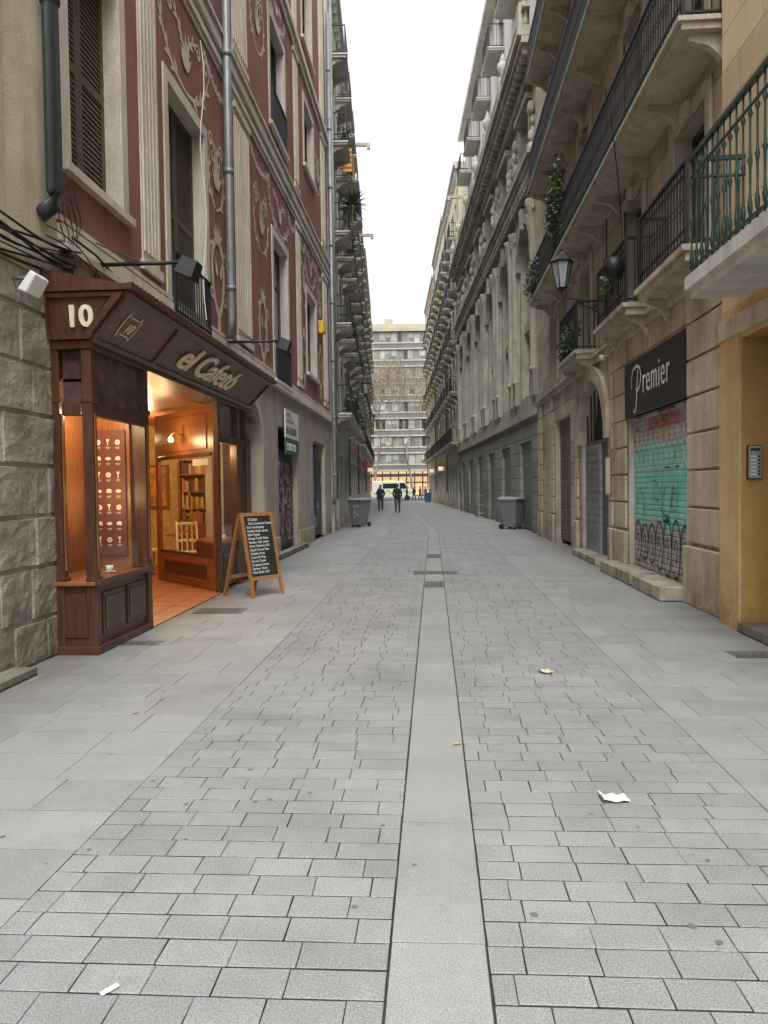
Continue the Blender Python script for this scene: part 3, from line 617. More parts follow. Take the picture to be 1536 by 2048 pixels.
for s,d in ((7.5,.1),(7.9,.1),(8.15,.1)): g.lathe((s,d,2.5),[(.02,.1),(.03,.08),(.04,.0),(.0,.0)],LAMPM,10)
g.obj('display_lamps',T)
plight(L0.p(7.7,.12,2.35),30,.04,(1,.72,.38)); plight(L0.p(8.0,.1,1.5),6,.1,(1,.72,.38)); plight(L0.p(12.1,.15,2.2),22,.04,(1,.68,.34))
g=G(); x0,x1,y0,y1=-8.5,-3.88,8.5,15.8
g.face([(x0,y0,.012),(-3.2,y0,.012),(-3.2,y1,.012),(x0,y1,.012)],TERRA); g.face([(x0,7.2,2.93),(-3.62,7.2,2.93),(-3.62,y1,2.93),(x0,y1,2.93)],OWOOD)
g.face([(x0,y0,0),(x0,y1,0),(x0,y1,2.93),(x0,y0,2.93)],WARMW); g.face([(x0,y1,0),(x1,y1,0),(x1,y1,2.93),(x0,y1,2.93)],WARMW)
g.face([(x0,y0,0),(-3.62,y0,0),(-3.62,y0,2.93),(x0,y0,2.93)],WARMW); g.face([(-3.93,13.1,0),(-3.93,y1,0),(-3.93,y1,2.93),(-3.93,13.1,2.93)],WARMW)
for i in range(14): g.box(x0,-3.22,y0+i*.5-.004,y0+i*.5+.004,.0125,.0135,LOUV)
for i in range(11): g.box(x0+i*.5-.004,x0+i*.5+.004,y0,y1,.0127,.0137,LOUV)
g.obj('interior_room',T,norm=False,label='warm lit interior with terracotta floor')
class AF:
    a=Vector((-3.24,11.46,0)); t=(Vector((-4.75,13.1,0))-Vector((-3.24,11.46,0))).normalized(); n=Vector((-.736,-.677,0))
    def p(s,x,d,z): q=s.a+s.t*x+s.n*d; return Vector((q.x,q.y,z))
F=AF(); g=G(F); g.box(0,2.3,-.03,.03,.02,.5,OWOOD); g.box(0,.14,-.03,.03,.5,2.85,OWOOD); g.box(2.18,2.3,-.03,.03,.5,2.85,OWOOD); g.box(.14,2.18,-.03,.03,2.1,2.85,OWOOD); g.box(.14,2.18,-.025,.025,.5,.55,DWOOD)
g.box(.3,2.0,.03,.05,.12,.44,OWOOD); g.box(.3,2.0,.03,.045,2.2,2.75,OWOOD); g.box(.35,1.95,.05,.055,.17,.39,DWOOD); g.box(.16,2.14,.03,.05,2.08,2.14,DWOOD)
o=g.obj('door_panel',T,label='varnished wood and glass door panel',bevel=.006); g=G(F); g.face([(.14,0,.55),(2.18,0,.55),(2.18,0,2.1),(.14,0,2.1)],CLR); g.obj('glass_pane',o)
g=G(F)
for (a,z,r,a0,dr) in ((1.1,1.3,.3,0,1),(1.1,1.45,.24,pi,1),(.9,1.0,.18,pi/2,-1),(1.3,1.0,.18,pi/2,1),(1.1,.85,.12,pi,1)): g.ribbon(spiral(a,z,r,1.2,a0,dr),.028,.008,GOLD)
g.obj('gold_scroll_lettering',o,norm=False)
g=G(F); g.box(.3,.85,.01,.015,1.95,2.05,WPAINT); g.obj('paper_notice',o)
g=G(F); g.tube([(1.1,.05,2.45),(1.1,.2,2.5),(1.1,.26,2.44)],.012,GOLD,6); g.lathe((1.1,.26,2.34),[(.035,.0),(.045,.03),(.02,.08),(.0,.08)],LAMPM,10); g.obj('wall_lamp',T)
plight(F.p(1.1,.4,2.36),16)
plight((-5.0,10.3,2.6),55,.1); plight((-5.2,13.6,2.5),75,.1,(1,.7,.36)); plight((-4.0,9.9,2.7),34,.08)
S=thing('bookshelf','wooden shelf filled with books inside café','shelf',(-4.7,15.4,0))
g=G(); g.box(-5.2,-4.0,15.4,15.75,.0,.9,OWOOD); g.box(-5.2,-5.15,15.4,15.75,.9,2.2,OWOOD); g.box(-4.05,-4.0,15.4,15.75,.9,2.2,OWOOD)
for z in (1.2,1.55,1.9,2.2): g.box(-5.15,-4.05,15.4,15.75,z-.03,z,OWOOD)
g.obj('shelf_frame',S); g=G(); bm_=[PAPERB,TERRA,GOLD,LWOOD,POST,LOUV,TERRA,DWOOD]
for z in (.9,1.2,1.55,1.9):
    x=-5.13
    while x<-4.1: w=U(.03,.06); g.box(x,x+w-.004,15.45,15.7,z,z+U(.2,.27),random.choice(bm_)); x+=w
g.obj('books',S)
S=thing('framed_picture','orange framed picture on café wall','picture',(-5.95,15.7,1.4)); g=G(); g.box(-6.1,-5.5,15.73,15.78,1.2,2.1,OWOOD); g.box(-6.05,-5.55,15.72,15.73,1.25,2.05,plain('orange_print',(.7,.3,.05),.6,0,.7,6)); g.obj('frame',S)
def chair(x,y,a):
    S=thing('cafe_chair','cream painted wooden chair inside the café','chair',(x,y,0),'chairs inside the café')
    def q(px,py,z): return (x+px*cos(a)-py*sin(a),y+px*sin(a)+py*cos(a),z)
    CR=LET; g=G()
    for sx in (-.18,.18):
        g.tube([q(sx,-.18,.01),q(sx*.95,-.17,.45)],.02,CR,6); g.tube([q(sx*1.1,.22,.01),q(sx,.17,.45),q(sx*.95,.24,1.0)],.02,CR,6)
    g.obj('legs',S); g=G(); P=[(-.2,-.2),(.2,-.2),(.19,.19),(-.19,.19)]
    g.hexa([q(*p,.45) for p in P]+[q(*p,.49) for p in P],CR); g.obj('seat',S)
    g=G(); 
    for z in (.95,.65): g.tube([q(-.18,.22,z),q(0,.27,z+.02),q(.18,.22,z)],.03,CR,6)
    for k in (-.09,0,.09): g.tube([q(k,.2,.48),q(k,.25,.95)],.015,CR,5)
    g.obj('backrest',S)
chair(-4.3,13.3,.5); chair(-5.2,13.9,2.6)
S=thing('cafe_table','small round café table indoors','table',(-4.75,14.0,0)); g=G(); g.lathe((-4.7,14.1,0),[(.22,.01),(.2,.03),(.03,.05),(.03,.72),(.0,.72)],IRON,12); g.obj('pedestal',S); g=G(); g.lathe((-4.7,14.1,.72),[(.3,0),(.32,.015),(.3,.03),(0,.03)],OWOOD,16); g.obj('table_top',S)
# ---------------------------------------------------------------- chalkboard A-frame
S=thing('chalkboard_sign','wooden A-frame chalkboard menu standing outside the café','chalkboard',(-2.6,11.1,0))
class BF:
    o=Vector((-2.60,10.78,0)); t=Vector((.35,.51,0)).normalized(); n=Vector((.51,-.35,0)).normalized()
    def p(s,x,d,z): q=s.o+s.t*x+s.n*d; return Vector((q.x,q.y,z))
F=BF(); k=-.23
def q(x,z,o=0): return (x,k*z/1.2+o,z)
g=G(F)
for x in (0,.57): g.hexa([q(x,.0),q(x+.05,.0),q(x+.05,0,.03),q(x,0,.03),q(x,1.22),q(x+.05,1.22),q(x+.05,1.22,.03),q(x,1.22,.03)],LWOOD)
for z in (.25,1.17): g.hexa([q(.05,z,.002),q(.57,z,.002),q(.57,z,.028),q(.05,z,.028),q(.05,z+.05,.002),q(.57,z+.05,.002),q(.57,z+.05,.028),q(.05,z+.05,.028)],LWOOD)
g.obj('front_frame',S)
g=G(F); 
for x in (0,.57): g.hexa([(x,-.62,0),(x+.05,-.62,0),(x+.05,-.59,0),(x,-.59,0),(x,-.27,1.2),(x+.05,-.27,1.2),(x+.05,-.24,1.2),(x,-.24,1.2)],LWOOD)
g.box(.05,.57,-.56,-.53,.25,.3,LWOOD); g.obj('rear_frame',S)
g=G(F); g.hexa([q(.05,.3,.005),q(.57,.3,.005),q(.57,.3,.018),q(.05,.3,.018),q(.05,1.17,.005),q(.57,1.17,.005),q(.57,1.17,.018),q(.05,1.17,.018)],SLATE); g.obj('board',S)
up=(F.p(*q(0,1.2))-F.p(*q(0,0))).normalized()
rows=['El Cafetó','Menú Combinado Combinat','Pollo Hamburguesa','Frankfurt Bacon Queso','Bikini Vegetal','Entrepà Tortilla Patata','Anchoas  Atún  Jamón','Bravas Calamares 4.50','Sangría Cerveza Vino','Ensalada y Fruta','Crema de Orujo','Pan con Tomate','Croquetas Caseras','Espresso  Postre','Menú Paella 12.50']
for i,r in enumerate(rows): text(r,.052 if i else .06,F.p(*q(.08 if i>1 else .12,1.1-i*.054,.024)),F.t,up,CHALK,S,'chalk_lettering',.25,.001,.0,sx=.82)
# ---------------------------------------------------------------- ochre building (near)
T=thing('apartment_building','ochre rendered building with green iron balcony','building',(3.2,5,0))
g=G(RY); wall(g,-1,8.75,0,3.42,[(6.5,8.2,0,3.05)],YEL,.55,YELD); wall(g,-1,8.75,3.42,20,[(5.2,6.6,3.85,6.4),(5.2,6.6,8,10.5)],YELB,.25); g.box(-1,8.75,-6,-.6,0,20,YEL); g.face([(8.75,0,0),(8.75,-.6,0),(8.75,-.6,20),(8.75,0,20)],YELB)
g.box(8.22,8.75,.003,.03,0,3.1,YEL); g.box(6.4,8.75,.003,.045,3.1,3.3,SANDP); g.obj('wall',T)
g=G(RY); g.box(6.5,8.2,-.4,-.3,.02,3.05,BLK); g.box(6.6,7.3,-.3,-.26,.15,2.9,LOUV); g.box(7.36,8.1,-.3,-.26,.15,2.9,LOUV); g.obj('door',T)
g=G(RY); g.box(6.5,8.2,-.3,.05,0.005,.1,GREYB); g.obj('door_step',T)
window(RY,5.2,6.6,3.85,6.4,-.2,'glass',T); window(RY,5.2,6.6,8,10.5,-.2,'glass',T)
S=thing('intercom_panel','silver metal intercom with buttons in ochre doorway','intercom',(3.35,8.19,1.75)); g=G(); g.box(3.24,3.385,8.165,8.198,1.59,1.94,DWOOD); g.box(3.25,3.375,8.15,8.165,1.6,1.93,SILV)
for i in range(6): g.box(3.34,3.36,8.143,8.15,1.63+i*.037,1.65+i*.037,BPIPE); g.box(3.265,3.325,8.145,8.15,1.632+i*.037,1.648+i*.037,WPAINT)
g.box(3.265,3.36,8.143,8.15,1.88,1.91,BPIPE); g.obj('plate',S)
g=G(RY); g.box(4.0,8.1,.003,.55,3.44,3.53,WHT); g.box(3.95,8.14,.003,.6,3.53,3.66,WHT); b=g.obj('balcony',T,label='white balcony slab with green balusters')
g=G(RY)
for z,k in ((4.84,.022),(3.74,.015),(4.66,.010)): g.box(4.0,8.1,.55-k,.55+k,z-k,z+k,GRN); g.box(8.06,8.1,.02,.52,z-k,z+k,GRN)
def bal(s,d):
    g.lathe((s,d,3.66),[(.009,0),(.009,.1),(.018,.13),(.023,.18),(.012,.25),(.009,.32),(.011,.5),(.022,.55),(.011,.6),(.009,.75),(.009,.9),(.022,.94),(.009,.98),(.009,1.16)],GRN,7)
n=29
for i in range(n): bal(4.03+4.04*i/(n-1),.55)
for i in range(4): bal(8.08,.08+.12*i)
g.obj('railing',b,norm=False,label='green turned iron balusters')
# ---------------------------------------------------------------- sandstone building with shop
T=thing('apartment_building','weathered sandstone building with long black iron balconies','building',(3.35,16,0))
cs=(10.2,13.0,17.0,21.3); ops=[(10.33,13.4,.0,3.56),(15.0,17.5,0,3.7),(19.0,21.3,.0,3.3)]
for c in cs:
    ops.append((c-.6,c+.6,4.35,6.2))
    for z in (6.75,9.95,13.1,16.2): ops.append((c-.6,c+.6,z,z+2.4))
g=G(R0); wall(g,8.77,24.6,0,20,ops,SAND,.3,SANDP); arch(g,15.0,17.5,2.45,3.7,SANDP,.3,0,.09,SANDP,.3); g.box(8.77,24.6,-7,-.4,0,20,SANDP); g.face([(8.77,0,0),(8.77,-.5,0),(8.77,-.5,20),(8.77,0,20)],SANDP); g.obj('wall',T,label='stained sandstone block wall')
for a,b in ((8.8,10.3),(13.45,14.3),(14.45,14.68),(17.85,18.3),(21.4,22.1),(23.6,24.5)):
    g=G(R0); g.box(a,b,.003,.09,0,.75,SANDP)
    for z in [.8+.47*i for i in range(6 if 14.4<a<18 else 7)]: g.box(a+.03,b-.03,.003,.05,z,z+.44,SANDP)
    g.obj('pilaster',T,bevel=.012)
g=G(R0); g.box(8.8,24.55,.003,.08,4.0,4.12,SANDP); g.box(8.8,24.55,.003,.13,4.122,4.2,SANDP); g.obj('cornice',T,bevel=.01)
for c in cs:
    for z,e in ((4.35,6.2),(6.75,9.15),(9.95,12.35)):
        g=G(R0); g.box(c-.78,c-.6,.003,.05,z,e+.18,SANDP); g.box(c+.6,c+.78,.003,.05,z,e+.18,SANDP); g.box(c-.6,c+.6,.003,.05,e,e+.18,SANDP); g.box(c-.12,c+.12,.05,.12,e-.02,e+.2,SANDP)
        g.obj('window_surround',T,bevel=.01)
for c in cs:
    for j,(z,e) in enumerate(((4.35,6.2),(6.75,9.15),(9.95,12.35),(13.1,15.5),(16.2,18.6))): window(R0,c-.6,c+.6,z,e,-.22,['dark','louvre','dark','glass','glass'][j],T)
for c in cs[:3]: balcony(R0,c-1.0,c+1.05,4.32,.4,T,SANDP,.98,IRON,True,.115,.18)
for z,e in ((6.7,22),(9.85,22.3),(13.0,22.3),(16.1,22.3)): balcony(R0,8.85,e,z,.55,T,SANDP,.98,IRON,z<12,.105 if z<12 else .14,.13)
sh=window(R0,10.33,13.4,.1,2.7,-.1,'roller',T,'roller_shutter'); sh['label']='roller shutter covered in teal and black graffiti'
sh.data.materials.clear()
m,nt,b=newmat('graffiti_shutter_metal'); pos=N(nt,'ShaderNodeNewGeometry').outputs['Position']; spx=N(nt,'ShaderNodeSeparateXYZ'); nt.links.new(pos,spx.inputs[0])
ad=N(nt,'ShaderNodeMath',operation='MULTIPLY_ADD'); nt.links.new(noise(nt,pos,1.8,3),ad.inputs[0]); ad.inputs[1].default_value=.9; nt.links.new(spx.outputs[2],ad.inputs[2])
up_=mapr(nt,ad.outputs[0],1.38,1.44); dn=mapr(nt,ad.outputs[0],2.6,2.66,1,0); mu=N(nt,'ShaderNodeMath',operation='MULTIPLY'); nt.links.new(up_,mu.inputs[0]); nt.links.new(dn,mu.inputs[1])
base=mix(nt,mapr(nt,noise(nt,pos,5,5),.3,.7),(.28,.27,.25),(.48,.47,.45)); tl=mix(nt,mapr(nt,noise(nt,pos,3,5),.3,.7),(.13,.45,.40),(.26,.64,.58))
nt.links.new(mix(nt,mu.outputs[0],base,tl),b.inputs['Base Color']); b.inputs['Roughness'].default_value=.45; sh.data.materials.append(m)
g=G(R0)
for r in range(2):
    for i in range(11):
        c=10.6+.27*i; z=2.25-.33*r; g.ribbon([(c-.12,z+.12),(c-.11,z-.02),(c-.05,z-.1),(c+.02,z-.12),(c+.08,z-.06),(c+.12,z+.12)],.02,-.07+.001*(i%2),CHALK,False)
for i in range(7):
    c=10.7+.4*i; g.ribbon([(c+.2*cos(t),.62+.36*sin(t)*(1+.2*sin(i))) for t in [2*pi*k/14 for k in range(13)]],.045,-.068,BLKP,False); g.ribbon([(c+.07*cos(t),.6+.16*sin(t)) for t in [2*pi*k/10 for k in range(9)]],.035,-.066,BLKP,False)
squig(g,10.5,13.2,1.0,1.8,9,.022,-.066,BLKP); squig(g,10.5,13.2,2.45,2.65,5,.025,-.064,BLKP)
g.obj('graffiti',sh,norm=False)
text('BUSH ESKIMO',.27,R0.p(12.5,-.06,2.4),(0,-1,0),(0,0,1),REDP,sh,'graffiti_lettering',.15,.002,0,sx=.95)
window(R0,19,21.3,.1,3.3,-.15,'roller',T,'roller_shutter').data.materials[0]=ROLLB
g=G(R0); g.box(15,17.5,-.33,-.28,.05,3.7,LOUD)
for i in range(7): x=15.1+.37*i; g.box(x,x+.025,-.1,-.07,2.45,3.55,IRON)
g.box(15,17.5,-.12,-.07,2.4,2.48,LOUV); g.box(16.0,17.45,-.12,-.06,.1,2.4,plain('blue_grey_painted_door',(.25,.29,.33),.5)); g.box(15.05,15.95,-.15,-.1,.1,2.4,LOUV)
for z in [.3+.16*i for i in range(13)]: g.box(16.1,17.35,-.06,-.045,z,z+.11,PIPE)
g.obj('arched_door',T,label='arched doorway with grille and slatted door')
for q in ((10.3,11.75,.0,.38,.005,.2),(12.0,14.05,.0,.36,.005,.2),(10.33,13.4,-.12,-.002,.0,.1),(15.0,17.5,-.3,.25,.003,.14)): g=G(R0); g.box(*q,GREYS); g.obj('door_step',T,bevel=.015)
S=thing('shop_sign','black shop sign panel with white script lettering','sign',R0.p(11.9,0,2.7)); g=G(R0); g.box(10.3,13.45,.005,.06,2.68,3.58,BLK); g.obj('sign_panel',S,bevel=.01)
text('remier',.62,R0.p(12.32,.065,2.98),(0,-1,0),(0,0,1),WLET,S,ext=.003,off=-.006,sx=.74,space=1.12)
g=G(R0)
def cr(p): return [(12.75-x,3.06+z) for x,z in p]
g.ribbon(cr([(-.1,-.3),(-.02,-.34),(.06,-.27),(.1,-.1),(.13,.1),(.17,.3),(.2,.36)]),.055,.066,WLET); g.ribbon(cr([(-.2,.05),(-.24,.2),(-.12,.36),(.1,.4),(.3,.34),(.36,.2),(.28,.04),(.12,-.02),(.05,.04)]),.055,.067,WLET); g.obj('script_initial',S,norm=False)
S=thing('notice_board','pale framed notice beside arched doorway','notice',R0.p(14.5,.05,1.4)); g=G(R0); g.box(14.45,14.85,.055,.08,1.35,2.1,LWOOD); g.box(14.48,14.82,.08,.085,1.39,2.06,PAPER); g.obj('frame',S)
S=thing('security_camera','small white security camera on sandstone wall','camera',R0.p(14.6,0,4)); g=G(R0); g.tube([(14.6,0,3.95),(14.6,.16,3.95)],.012,WPAINT); g.lathe((14.6,.18,3.86),[(.0,0),(.05,.02),(.06,.06),(.06,.1),(0,.11)],WPAINT,10); g.obj('housing',S)
g=G(R0); g.tube([(9,.04,4.25),(12,.04,4.22),(15,.05,4.26),(19,.04,4.22),(24.5,.05,4.25)],.014,CABLE,5); g.tube([(14.9,.03,4.22),(14.9,.03,9)],.01,CABLE,4); g.tube([(11.6,.7,7.0),(12.0,.5,6.2),(12.6,.3,5.6),(13.6,.1,5.1),(15.1,.05,4.9)],.008,CABLE,4)
g.tube([(13.5,.03,4.1),(13.5,.03,9)],.012,CABLE,4); g.tube([(8.9,.03,4.6),(8.9,.03,12)],.012,CABLE,4)
o=g.obj('cable_bundle'); o['label']='thin black cables along sandstone wall'; o['category']='cables'
LGL=plain('lantern_glass',(.35,.38,.38),.15,0,.2)
def lantern(F,s,z,reach,lab,grp=None):
    S=thing('wall_lantern',lab,'street lamp',F.p(s,0,z),grp)
    g=G(F); g.tube([(s,0,z),(s,reach*.5,z+.02),(s,reach,z+.1),(s,reach,z+.22)],.016,IRON,6); g.tube([(s,0,z-.3),(s,.1,z-.25),(s,.3,z-.12),(s,reach*.7,z+.0)],.012,IRON,5)
    g.tube([(s,d,z-.13+e) for d,e in [(.22+.09*(1-.7*i/14)*cos(i*.7),.09*(1-.7*i/14)*sin(i*.7)) for i in range(15)]],.009,IRON,4)
    g.tube([(s,d,z-.06+e) for d,e in [(.48+.06*(1-.7*i/14)*cos(i*.7),.06*(1-.7*i/14)*sin(i*.7)) for i in range(15)]],.008,IRON,4)
    g.box(s-.04,s+.04,.0,.02,z-.4,z+.15,IRON); g.obj('bracket',S)
    c=F.p(s,reach,z+.22); g=G(); H=.46
    g.lathe(tuple(c),[(.0,0),(.05,.01),(.09,.04),(.1,.06),(.0,.06)],IRON,6,False); g.lathe((c.x,c.y,c.z+.06+H),[(.22,0),(.23,.03),(.16,.09),(.09,.16),(.07,.2),(.02,.22),(.03,.26),(.0,.3)],IRON,6,False)
    for k in range(6):
        a=2*pi*k/6; g.tube([(c.x+.1*cos(a),c.y+.1*sin(a),c.z+.06),(c.x+.2*cos(a),c.y+.2*sin(a),c.z+.06+H)],.009,IRON,4)
    g.obj('lantern_frame',S); g=G(); g.lathe((c.x,c.y,c.z+.06),[(.09,0),(.19,H),(.0,H)],LGL,6,False); g.obj('lamp_glass',S)
lantern(R0,15.0,5.05,.85,'black iron lantern on scrolled bracket over arched doorway')
def plant(c,r,n,lab,m=LEAF,size=.09,trail=0,F=W):
    g=G(F); 
    for i in range(5): leaves(g,(c[0]+U(-.6,.6)*r[0],c[1]+U(-.4,.4)*r[1],c[2]+U(-.5,.5)*r[2]),(r[0]*.6,r[1]*.7,r[2]*.6),n//5,m,size)
    for i in range(trail):
        x,y=c[0]+U(-1,1)*r[0],c[1]+U(-.6,.6)*r[1]; z=c[2]
        L=U(.4,1)*r[2]; 
        for k in range(10): leaves(g,(x,y,z-L*k/8),(.05,.05,.05),2,m,size)
    o=g.obj('balcony_plant',norm=False); o['label']=lab; o['category']='plant'
plant((17.3,.6,7.9),(.5,.2,.9),700,'trailing ivy hanging over black iron balcony',F=R0,trail=16,size=.09); plant((20.9,.56,7.2),(.8,.25,.6),550,'leafy shrub spilling through balcony railing',F=R0,trail=12,size=.09)
plant((17.0,.38,4.7),(.8,.18,.35),300,'green pot plants on small iron balcony',F=R0,trail=8); plant((13.0,.45,4.9),(.2,.15,.3),110,'hanging plant in balcony railing',F=R0)
S=thing('plant_pot','dark round plant pot hanging on iron railing','pot',R0.p(13.5,.5,4.7)); g=G(R0); g.lathe((12.2,.52,4.75),[(.1,0),(.16,.12),(.17,.28),(.0,.28)],IRON,12); g.obj('pot',S)
# ---------------------------------------------------------------- grand carved stone building
T=thing('ornate_palace','grand carved grey stone palace with giant arches and columns','building',R1.p(13.5,0,0))
ops=[]; cs=[2.6+4.4*i for i in range(6)]
for c in cs: ops+= [(c-1.25,c+1.25,4.7,10.6),(c-.9,c+.9,12.3,14.3),(c-1.1,c+1.1,0,3.1)]
g=G(R1); wall(g,0,27,3.85,15,[o for o in ops if o[2]>4],GREYS,.45)
for c in cs: arch(g,c-1.25,c+1.25,9.3,10.6,GREYS,.45,0,.16,GREYS,.3)
g.box(0,27,-7,-.6,0,15.5,GREYS); g.face([(0,0,3.85),(0,-.6,3.85),(0,-.6,15),(0,0,15)],GREYS); g.obj('upper_wall',T,label='carved grey stone upper wall')
g=G(R1); wall(g,0,27,0,3.85,[o for o in ops if o[2]<1],GREYB,.3,d=.1); g.face([(0,.1,0),(0,-.6,0),(0,-.6,3.85),(0,.1,3.85)],GREYB); g.box(0,27,-.1,.2,3.852,4.05,GREYS); g.box(0,27,-.1,.12,4.052,4.5,GREYS); g.obj('ground_floor_wall',T,label='rusticated dark grey ground floor')
for c in cs:
    for x in (c-1.75,c+1.75):
        if x>26.7: continue
        g=G(R1); g.box(x-.3,x+.3,.003,.2,4.502,5.3,GREYS); g.box(x-.26,x+.26,.003,.07,5.3,11.3,GREYS)
        g.lathe((x,.1,5.3),[(.2,0),(.2,.1),(.16,.16),(.16,.2),(.14,4.9),(.17,5.0),(.2,5.1),(.27,5.45),(.27,5.5)],GREYS,12)
        for k in range(7): g.blob((x+.2*cos(k),.13+.13*abs(sin(k)),10.5+.12*(k%3)),(.07,.07,.1),GREYS,6)
        g.obj('column',T,label='engaged column with carved capital')
    g=G(R1)
    g.box(c-1.25,c+1.25,-.4,-.1,7.05,7.4,GREYS); g.box(c-.14,c+.14,-.1,.25,10.4,11.1,GREYS)
    for k in range(14): g.blob((c+U(-1.1,1.1),.06,11.1+U(-.3,.15)),(U(.08,.2),.09,U(.06,.16)),GREYS,6)
    for k in (-1,1): 
        g.blob((c+k*1.05,.05,10.75),(.22,.1,.2),GREYS,6); g.box(c+k*1.0-.09,c+k*1.0+.09,.003,.1,12.15,14.35,GREYS)
        for j in range(4): g.blob((c+k*1.5,.05,13.9-j*.4),(.14-.02*j,.09,.2),GREYS,6)
        for j in range(5): g.blob((c+k*U(1.35,1.6),.12,13.2+U(-.8,.8)),(.12,.14,.22),GREYS,6)
    g.box(c-1.15,c+1.15,.003,.22,14.355,14.55,GREYS); g.obj('arch_ornament',T,label='carved keystone and figure ornament over arch')
    window(R1,c-1.25,c+1.25,4.75,7.05,-.3,'louvre',T); window(R1,c-1.25,c+1.25,7.4,10.6,-.42,'dark',T); window(R1,c-.9,c+.9,12.3,14.3,-.3,'dark',T); window(R1,c-1.1,c+1.1,.05,3.1,-.02,'roller',T,'roller_shutter')
for grp in (((11.5,11.75,.3),(11.77,11.95,.36),(11.97,12.1,.45)),((14.8,15.1,.25),(15.35,15.55,.6),(15.57,15.75,.72))):
    g=G(R1)
    for a,b,d in grp: g.box(0,27,-.2,d,a,b,GREYS)
    if grp[0][0]>14:
        for i in range(60): x=.2+.452*i; g.box(x,x+.2,0.0,.52,15.11,15.34,GREYS)
    else:
        for i in range(90): x=.1+.3*i; g.box(x,x+.14,.0,.28,11.35,11.49,GREYS)
    g.obj('cornice',T,label='heavy bracketed stone cornice')
g=G(R1); g.box(0,27,.3,.55,16.45,16.6,GREYS); g.box(0,27,.3,.55,15.755,15.88,GREYS)
for i in range(80): g.lathe((.2+.335*i,.42,15.88),[(.05,0),(.08,.2),(.04,.42),(.06,.58)],GREYS,5)
g.obj('balustrade',T)
for c in [.5+4.4*i for i in range(7)]:
    g=G(R1); c=min(26.6,c); g.box(c-.2,c+.2,.28,.62,15.76,16.75,GREYS); g.lathe((c,.42,16.75),[(.09,0),(.08,.1),(.15,.2),(.22,.42),(.19,.58),(.09,.65),(.13,.73),(.06,.83),(.03,.95),(0,1.0)],GREYS,12); g.obj('urn',T)
g=G(R1); ops=[(c-.7,c+.7,z,z+2) for c in cs for z in (17.6,21)]; wall(g,0,27,15.5,24.3,ops,WHT,.2,d=-.5); g.box(0,27,-7,-.75,15.5,24.3,WHT); g.box(-.1,27.1,-.5,0,24.3,24.6,WHT); g.face([(0,-.5,15.5),(0,-.75,15.5),(0,-.75,24.3),(0,-.5,24.3)],WHT); g.obj('attic_storeys',T)
for (a,b,c_,e) in ops: window(R1,a,b,c_,e,-.65,'glass',T)
for c in cs: balcony(R1,c-1.1,c+1.1,21.0,.2,T,WHT,1,IRON,False,.16,.14,False,-.5)
# ---------------------------------------------------------------- generic far facades
def facade(F,s0,s1,H,lab,wm,tm,nb,zs,ww,wh,do,longb=(),zg=3.6,kinds=('dark','louvre','blind','glass')):
    T=thing('apartment_building',lab,'building',F.p((s0+s1)/2,0,0)); bw=(s1-s0)/nb; ops=[];gops=[]
    for i in range(nb):
        c=s0+bw*(i+.5)
        for z in zs: ops.append((c-ww/2,c+ww/2,z,z+wh))
        gops.append((c-bw*.36,c+bw*.36,0,2.9))
    g=G(F); wall(g,s0,s1,zg,H,ops,wm,.28); wall(g,s0,s1,0,zg,gops,tm,.28); g.box(s0,s1,-8,-.35,0,H,wm)
    for s in (s0,s1): g.face([(s,0,0),(s,-.36,0),(s,-.36,H),(s,0,H)],wm)
    g.obj('wall',T); g=G(F); g.box(s0,s1,-.2,.32,H-.25,H,tm); g.box(s0,s1,-.2,.2,H-.45,H-.252,tm)
    for i in range(int((s1-s0)/.6)): x=s0+.3+.6*i; g.box(x-.08,x+.08,.003,.18,H-.75,H-.452,tm)
    g.obj('roof_cornice',T); g=G(F); g.box(s0,s1,.003,.1,zg-.05,zg+.12,tm); g.obj('cornice',T)
    for (a,b,c,e) in ops:
        g=G(F); g.box(a-.14,b+.14,.003,.07,e+.02,e+.2,tm); g.box(a-.14,a,.003,.04,c,e,tm); g.box(b,b+.14,.003,.04,c,e,tm); g.obj('window_surround',T)
        window(F,a,b,c,e,-.18,random.choice(kinds),T)
    for (a,b,c,e) in gops: window(F,a,b,.05,e,-.15,random.choice(('roller','dark','roller')),T,'shop_opening')
    for j,z in enumerate(zs):
        if j in longb: balcony(F,s0+.4,s1-.4,z-.02,do,T,tm,1,IRON,False,.14,.14)
        else:
            for i in range(nb): c=s0+bw*(i+.5); balcony(F,c-ww/2-.3,c+ww/2+.3,z-.02,do,T,tm,1,IRON,False,.14,.13)
    for s in (s0+.15,s1-.15):
        g=G(F); g.tube([(s,.1,H-.5),(s,.1,1.2)],.055,PIPE,6); g.obj('downpipe',T)
    return T
facade(L1,0,9.5,20.5,'grey stone building with plant filled iron balconies',FARW[1],FARW[4],3,(4.3,7.6,10.9,14.1,17.2),1.1,2.4,.6,(0,))
facade(L1,9.5,21,21.5,'beige building with stacked iron balconies',FARW[0],FARW[4],4,(4.6,7.9,11.2,14.4,17.6),1.1,2.4,.55)
facade(L1,21,38,20.5,'cream apartment building with iron balconies',FARW[3],FARW[4],6,(4.4,7.6,10.8,14,17),1.1,2.3,.5)
facade(L1,38,60,22,'grey apartment building near the crossing',FARW[1],FARW[0],7,(4.4,7.8,11.2,14.6,18),1.1,2.3,.5)
facade(R1,27,38,23,'ochre apartment building with ornate iron balconies',FARW[2],FARW[4],4,(4.6,8,11.4,14.8,18.2),1.2,2.5,.6,(0,))
facade(R1,38,52,23.5,'cream apartment building with stone cornice',FARW[3],FARW[0],5,(4.6,8,11.4,14.8,18.2),1.2,2.5,.55)
facade(R1,52,68,22.5,'beige corner building near the crossing',FARW[2],FARW[3],5,(4.6,8,11.4,14.8,18.2),1.2,2.5,.5)
